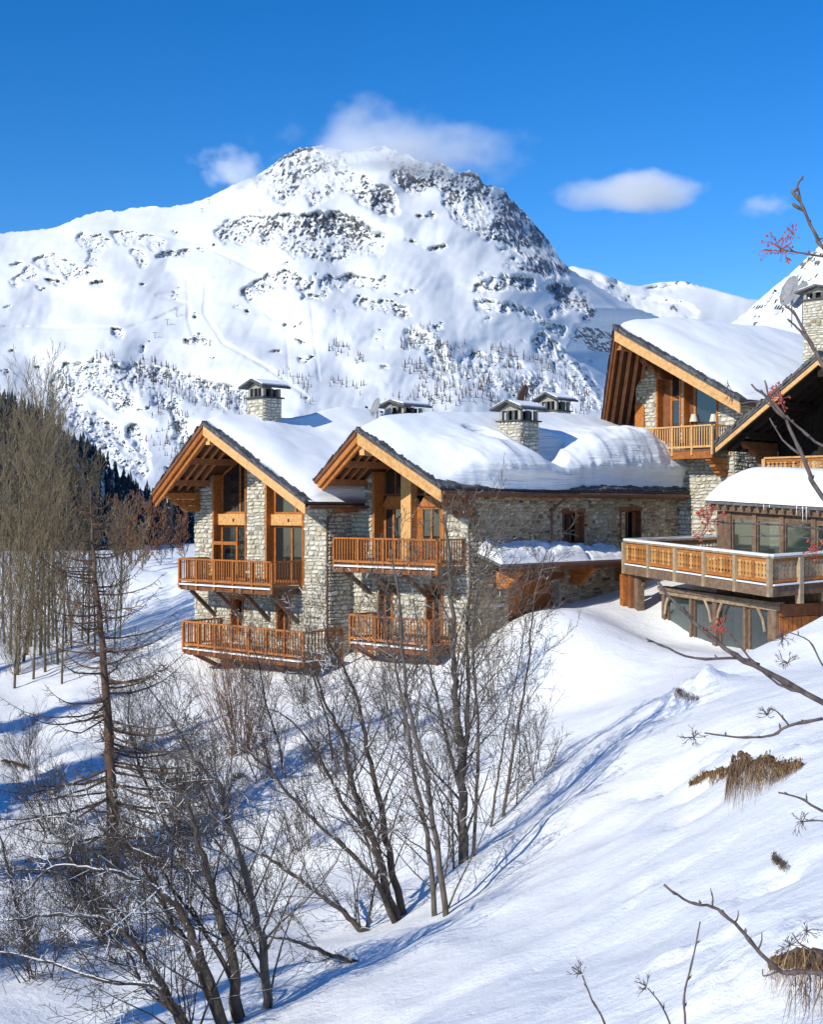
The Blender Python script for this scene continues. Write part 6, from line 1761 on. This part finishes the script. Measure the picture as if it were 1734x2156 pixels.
# ================================================================== DRY GRASS SHOWING THROUGH THE SNOW
def tuft(name, label, roots, tips, n, seed, mat='straw', turf=10, wid=1.0, bow=.10):
    """blades rooted along one line on the ground, combed down to another"""
    rs = random.Random(seed)
    A_ = [on_ground(*r) for r in roots]; B_ = [on_ground(*r) for r in tips]
    def at(pts, u):
        x = u * (len(pts) - 1); i = min(int(x), len(pts) - 2); return pts[i].lerp(pts[i + 1], x - i)
    c = sum(A_, Vector()) / len(A_)
    root = empty(name, c, label, 'dry grass')
    mb = MB()
    for i in range(n):
        u = rs.random()
        rag = .62 + .5 * float(fbm(np.array([u * 7.0 + seed]), np.array([.5]), 3, seed)[0])      # ragged lower edge
        if rs.random() > 1.15 * rag + .25: continue
        f0 = rs.random() ** 1.6 * .5; f1 = min(1.1, (f0 + rs.uniform(.2, .65)) * (.55 + .6 * rag)); v = min(max(u + rs.gauss(0, .09), 0), 1)
        a, b = at(A_, u), at(B_, v); p = a.lerp(b, f0); q = a.lerp(b, f1); L = (q - p).length
        h = rs.uniform(.01, .16) * bow / .10; w = rs.uniform(.004, .009) * wid; pts = []
        for j in range(4):
            t = j / 3; x = p.lerp(q, t) + rvec(rs) * .03
            x.z = gz(x.x, x.y) + .02 + h * (4 * t * (1 - t) * .6 + .4 * (1 - t)); pts.append(x)
        sd = Vector((.6, .7, .3)) if rs.random() < .5 else Vector((.9, -.2, .3)); tn = min(1, max(0, rs.gauss(.5, .28)))
        for j in range(3):
            w0, w1 = w * (1 - j * .28), w * (1 - (j + 1) * .28)
            mb.poly([pts[j] - sd * w0, pts[j] + sd * w0, pts[j + 1] + sd * w1, pts[j + 1] - sd * w1], tn)
    mb.build('blades', M[mat], root, kind='stuff')
    if turf:
        tb = MB()
        for i in range(turf * 4):
            u = rs.random(); q = at(A_, u).lerp(at(B_, u), rs.uniform(-.03, .12)); r = rs.uniform(.03, .08); q.z = gz(q.x, q.y)
            tb.tube([q + Vector((0, 0, -r)), q, q + Vector((rs.gauss(0, .02), rs.gauss(0, .02), r * .5)), q + Vector((0, 0, r * .8))], [r * .9, r, r * .7, r * .15], 6)
        tb.build('turf', M['bark_larch'], root, kind='stuff')
tuft('grass_tuft', 'large tuft of straw-coloured grass hanging out of the snow bank on the right', [(1540, 1605), (1580, 1598), (1630, 1606), (1692, 1612)], [(1522, 1706), (1560, 1712), (1610, 1680), (1684, 1628)], 1000, 5, turf=16)
tuft('grass_tuft', 'small brown grass strip left of the large straw tuft', [(1455, 1656), (1490, 1636), (1540, 1622)], [(1452, 1672), (1490, 1654), (1535, 1648)], 240, 6, turf=8)
tuft('grass_tuft', 'straw grass dusted with snow in the bottom right corner', [(1640, 2026), (1690, 2014), (1740, 2030), (1800, 2060)], [(1595, 2110), (1650, 2170), (1730, 2190), (1800, 2180)], 230, 7, turf=8, wid=.6)
tuft('grass_tuft', 'dark grass spot in a hole of the snow near the terrace', [(1418, 1460), (1440, 1464), (1472, 1472)], [(1422, 1480), (1442, 1486), (1470, 1482)], 160, 8, 'bark_larch', 0)
tuft('grass_tuft', 'small dark clod poking out of the open snow slope', [(1626, 1808), (1638, 1816), (1654, 1834)], [(1630, 1826), (1642, 1836), (1660, 1850)], 150, 9, 'bark_larch', 0, .7, .06)
tuft('grass_tuft', 'dark grass clump in the snow at the left picture edge', [(0, 1600), (30, 1606), (60, 1615)], [(0, 1628), (30, 1630), (66, 1628)], 160, 10, 'bark_larch', 6)
tuft('grass_tuft', 'dark mossy hole under the rust-brown shrub', [(330, 1655), (380, 1640), (430, 1650)], [(320, 1710), (380, 1705), (440, 1690)], 260, 11, 'bark_larch', 8)
tuft('grass_tuft', 'tiny dark grass spot beside the fanning tree', [(485, 1638), (505, 1634), (528, 1642)], [(490, 1658), (505, 1660), (525, 1658)], 120, 12, 'bark_larch', 0)

# ================================================================== SATELLITE DISHES
def dish(px, py, d, r, face, label, mat='metal', mast=.9):
    c = P(px, py, d); f = Vector(face).normalized()
    root = empty('satellite_dish', c - Vector((0, 0, mast)), label, 'satellite dish', 'satellite dishes on the roofs')
    s = f.cross(Vector((0, 0, 1))).normalized(); t = s.cross(f); mb = MB(); rings = []
    for k, (rr, dp) in enumerate(((.02, 0), (.4, .03), (.75, .09), (1, .17))):
        b0 = len(mb.v)
        for i in range(16):
            an = i * 6.28318 / 16; mb.v.append(tuple(c + (s * math.cos(an) * .88 + t * math.sin(an)) * r * rr + f * dp * r))
        rings.append(b0)
    for a, b in zip(rings[:-1], rings[1:]):
        for i in range(16): mb.f.append((a + i, a + (i + 1) % 16, b + (i + 1) % 16, b + i))
    o = mb.build('reflector', M[mat], root, smooth=True)
    so = o.modifiers.new('thickness', 'SOLIDIFY'); so.thickness = .02
    MB().tube([c - f * .03 - Vector((0, 0, mast)), c - f * .06], [.03, .03], 8).build('mast', M['metal'], root)
    e = c + f * r * 1.1 - t * r * .35
    MB().tube([c - t * r, e], [.012, .012], 6).build('feed_arm', M['metal'], root)
    MB().tube([e - f * .06, e + f * .05], [.045, .04], 8).build('feed_horn', M['black'], root)
dish(793, 858, 57.5, .42, (-.85, -.45, .30), 'grey satellite dish left of the low chimney on the snowy ridge')
dish(820, 868, 58.0, .34, (-.8, -.5, .3), 'smaller satellite dish half hidden beside the low chimney')
dish(1104, 832, 64.0, .50, (-.7, .5, .3), 'rusty brown satellite dish above the big chimney', 'brown_wood', 1.6)
dish(1667, 614, 60.0, .72, (-.9, -.30, .30), 'left one of the two grey satellite dishes by the right chimney', mast=1.6)
dish(1690, 622, 61.0, .66, (-.92, -.25, .30), 'right one of the two grey satellite dishes by the right chimney', mast=1.6)

# ================================================================== SKI LIFT PYLONS
def pylon(px, py, h_px, label):
    i = np.argmin((PXm - px) ** 2 + (PYm - py) ** 2); d = Dm.ravel()[i]; b = P(px, py, d); h = h_px / F * d
    root = empty('lift_pylon', b, label, 'pylon', 'ski lift pylons on the mountain')
    MB().tube([b - Vector((0, 0, 3)), b + Vector((0, 0, h))], [.9, .7], 6).build('mast', M['metal'], root)
    MB().beam(b + Vector((-4.5, 0, h)), b + Vector((4.5, 0, h)), 1.2, 1.2).build('crossarm', M['metal'], root)
for px, py, h, lb in ((547, 462, 20, 'lift pylon above the rock band'), (600, 455, 16, 'lift pylon over the middle of the rock band'), (440, 430, 10, 'small pylon on the upper left snow ridge'), (425, 448, 9, 'small pylon lower on the left snow ridge'), (372, 668, 16, 'lift pylon above the small hut track'), (352, 685, 12, 'lift pylon below the zigzag track'), (326, 712, 12, 'lift pylon left of the grey snow fence'), (618, 812, 20, 'nearest lift pylon above the left chalet chimney')):
    pylon(px, py, h, lb)

# ================================================================== CLOUDS ROUND THE SUMMIT
def cloud(name, label, px, py, wpx, hpx, d, dens, seed, thr=.46, deep=.6, scale=2.2):
    c = P(px, py, d); sx, sz = wpx / F * d / 2, hpx / F * d / 2; sy = sx * deep
    import bmesh
    bm = bmesh.new(); bmesh.ops.create_icosphere(bm, subdivisions=3, radius=1.0)
    me = bpy.data.meshes.new(name); bm.to_mesh(me); bm.free()
    o = bpy.data.objects.new(name, me); link(o, None, c); o.scale = (sx, sy, sz)
    m = bpy.data.materials.new(name); m.use_nodes = True; nt = m.node_tree; nt.nodes.clear()
    out = nt.nodes.new('ShaderNodeOutputMaterial'); v = nt.nodes.new('ShaderNodeVolumePrincipled')
    v.inputs['Color'].default_value = (.985, .985, .99, 1); v.inputs['Anisotropy'].default_value = 0.0
    tc = nt.nodes.new('ShaderNodeTexCoord')
    mp = nt.nodes.new('ShaderNodeMapping'); mp.inputs['Location'].default_value = (seed, seed * 1.7, 0); mp.inputs['Scale'].default_value = (1, .7, max(.35, hpx / wpx * 1.2))
    nt.links.new(tc.outputs['Object'], mp.inputs['Vector'])
    n = N(nt, 'ShaderNodeTexNoise', Scale=scale, Detail=5.0, Roughness=.58); nt.links.new(mp.outputs[0], n.inputs['Vector'])
    ln = N(nt, 'ShaderNodeVectorMath', operation='LENGTH'); nt.links.new(tc.outputs['Object'], ln.inputs[0])
    fo = N(nt, 'ShaderNodeMapRange'); fo.inputs['From Min'].default_value = .0; fo.inputs['From Max'].default_value = 1.0; fo.inputs['To Min'].default_value = .20; fo.inputs['To Max'].default_value = -.36
    nt.links.new(ln.outputs['Value'], fo.inputs['Value'])
    ad = N(nt, 'ShaderNodeMath', operation='ADD'); nt.links.new(n.outputs['Fac'], ad.inputs[0]); nt.links.new(fo.outputs[0], ad.inputs[1])
    mr = N(nt, 'ShaderNodeMapRange'); mr.inputs['From Min'].default_value = thr; mr.inputs['From Max'].default_value = thr + .26; mr.inputs['To Max'].default_value = dens
    nt.links.new(ad.outputs[0], mr.inputs['Value']); nt.links.new(mr.outputs[0], v.inputs['Density']); nt.links.new(v.outputs[0], out.inputs['Volume'])
    me.materials.append(m)
    return tag(o, label, 'cloud', 'small clouds round the summit')
cloud('cloud', 'wide ragged grey-white cloud clinging to the mountain summit', 820, 318, 900, 230, 3540, .009, 2.3, .38)
cloud('cloud', 'small thin cloud left of the summit', 492, 358, 260, 150, 3600, .012, 7.1, .38)
cloud('cloud', 'flat oblong cloud floating right of the mountain', 1372, 402, 560, 130, 4200, .016, 11.9, .37, scale=1.5)
cloud('cloud', 'faint wisp of cloud at the right above the rocky ridge', 1620, 434, 210, 80, 4200, .008, 15.3, .38)

# ================================================================== SPRUCES ON THE NEAR BANK, JUST LEFT OF THE VIEW
def spruce(x, y, h, seed, label):
    rs = random.Random(seed); z = gz(x, y) - .2; root = empty('spruce_tree', (x, y, z), label, 'tree', 'spruces left of the gully')
    tr = MB(); tr.tube([(x, y, z), (x, y, z + h)], [h * .017, .02], 7); tr.build('trunk', M['bark_larch'], root)
    cr = MB(); hh = .6
    while hh < h - .1:
        L = (h - hh) * .30 + .15
        for k in range(9):
            az = rs.uniform(0, 6.283); d = Vector((math.cos(az), math.sin(az), -.25)); s = Vector((-d.y, d.x, 0)); l = L * rs.uniform(.7, 1.1)
            p = Vector((x, y, z + hh + rs.uniform(-.1, .1)))
            for j in range(4):
                a = p + d * l * j / 4; b = p + d * l * (j + 1) / 4 - Vector((0, 0, .05 * j)); w = l * .22 * (1 - j / 5)
                cr.poly([a, b + s * w, b + d * .05]); cr.poly([a, b + d * .05, b - s * w])
        hh += .22
    cr.build('crown', M['conifer'], root)
for i, (x, y, h) in enumerate(((-25, 30, 16), (-21, 24, 14), (-29, 37, 16), (-13, 11, 10), (-10.5, 8, 7), (-16.5, 15, 11), (-33, 45, 15))):
    spruce(x, y, h, 600 + i, 'dark spruce on the bank left of the gully, outside the picture')
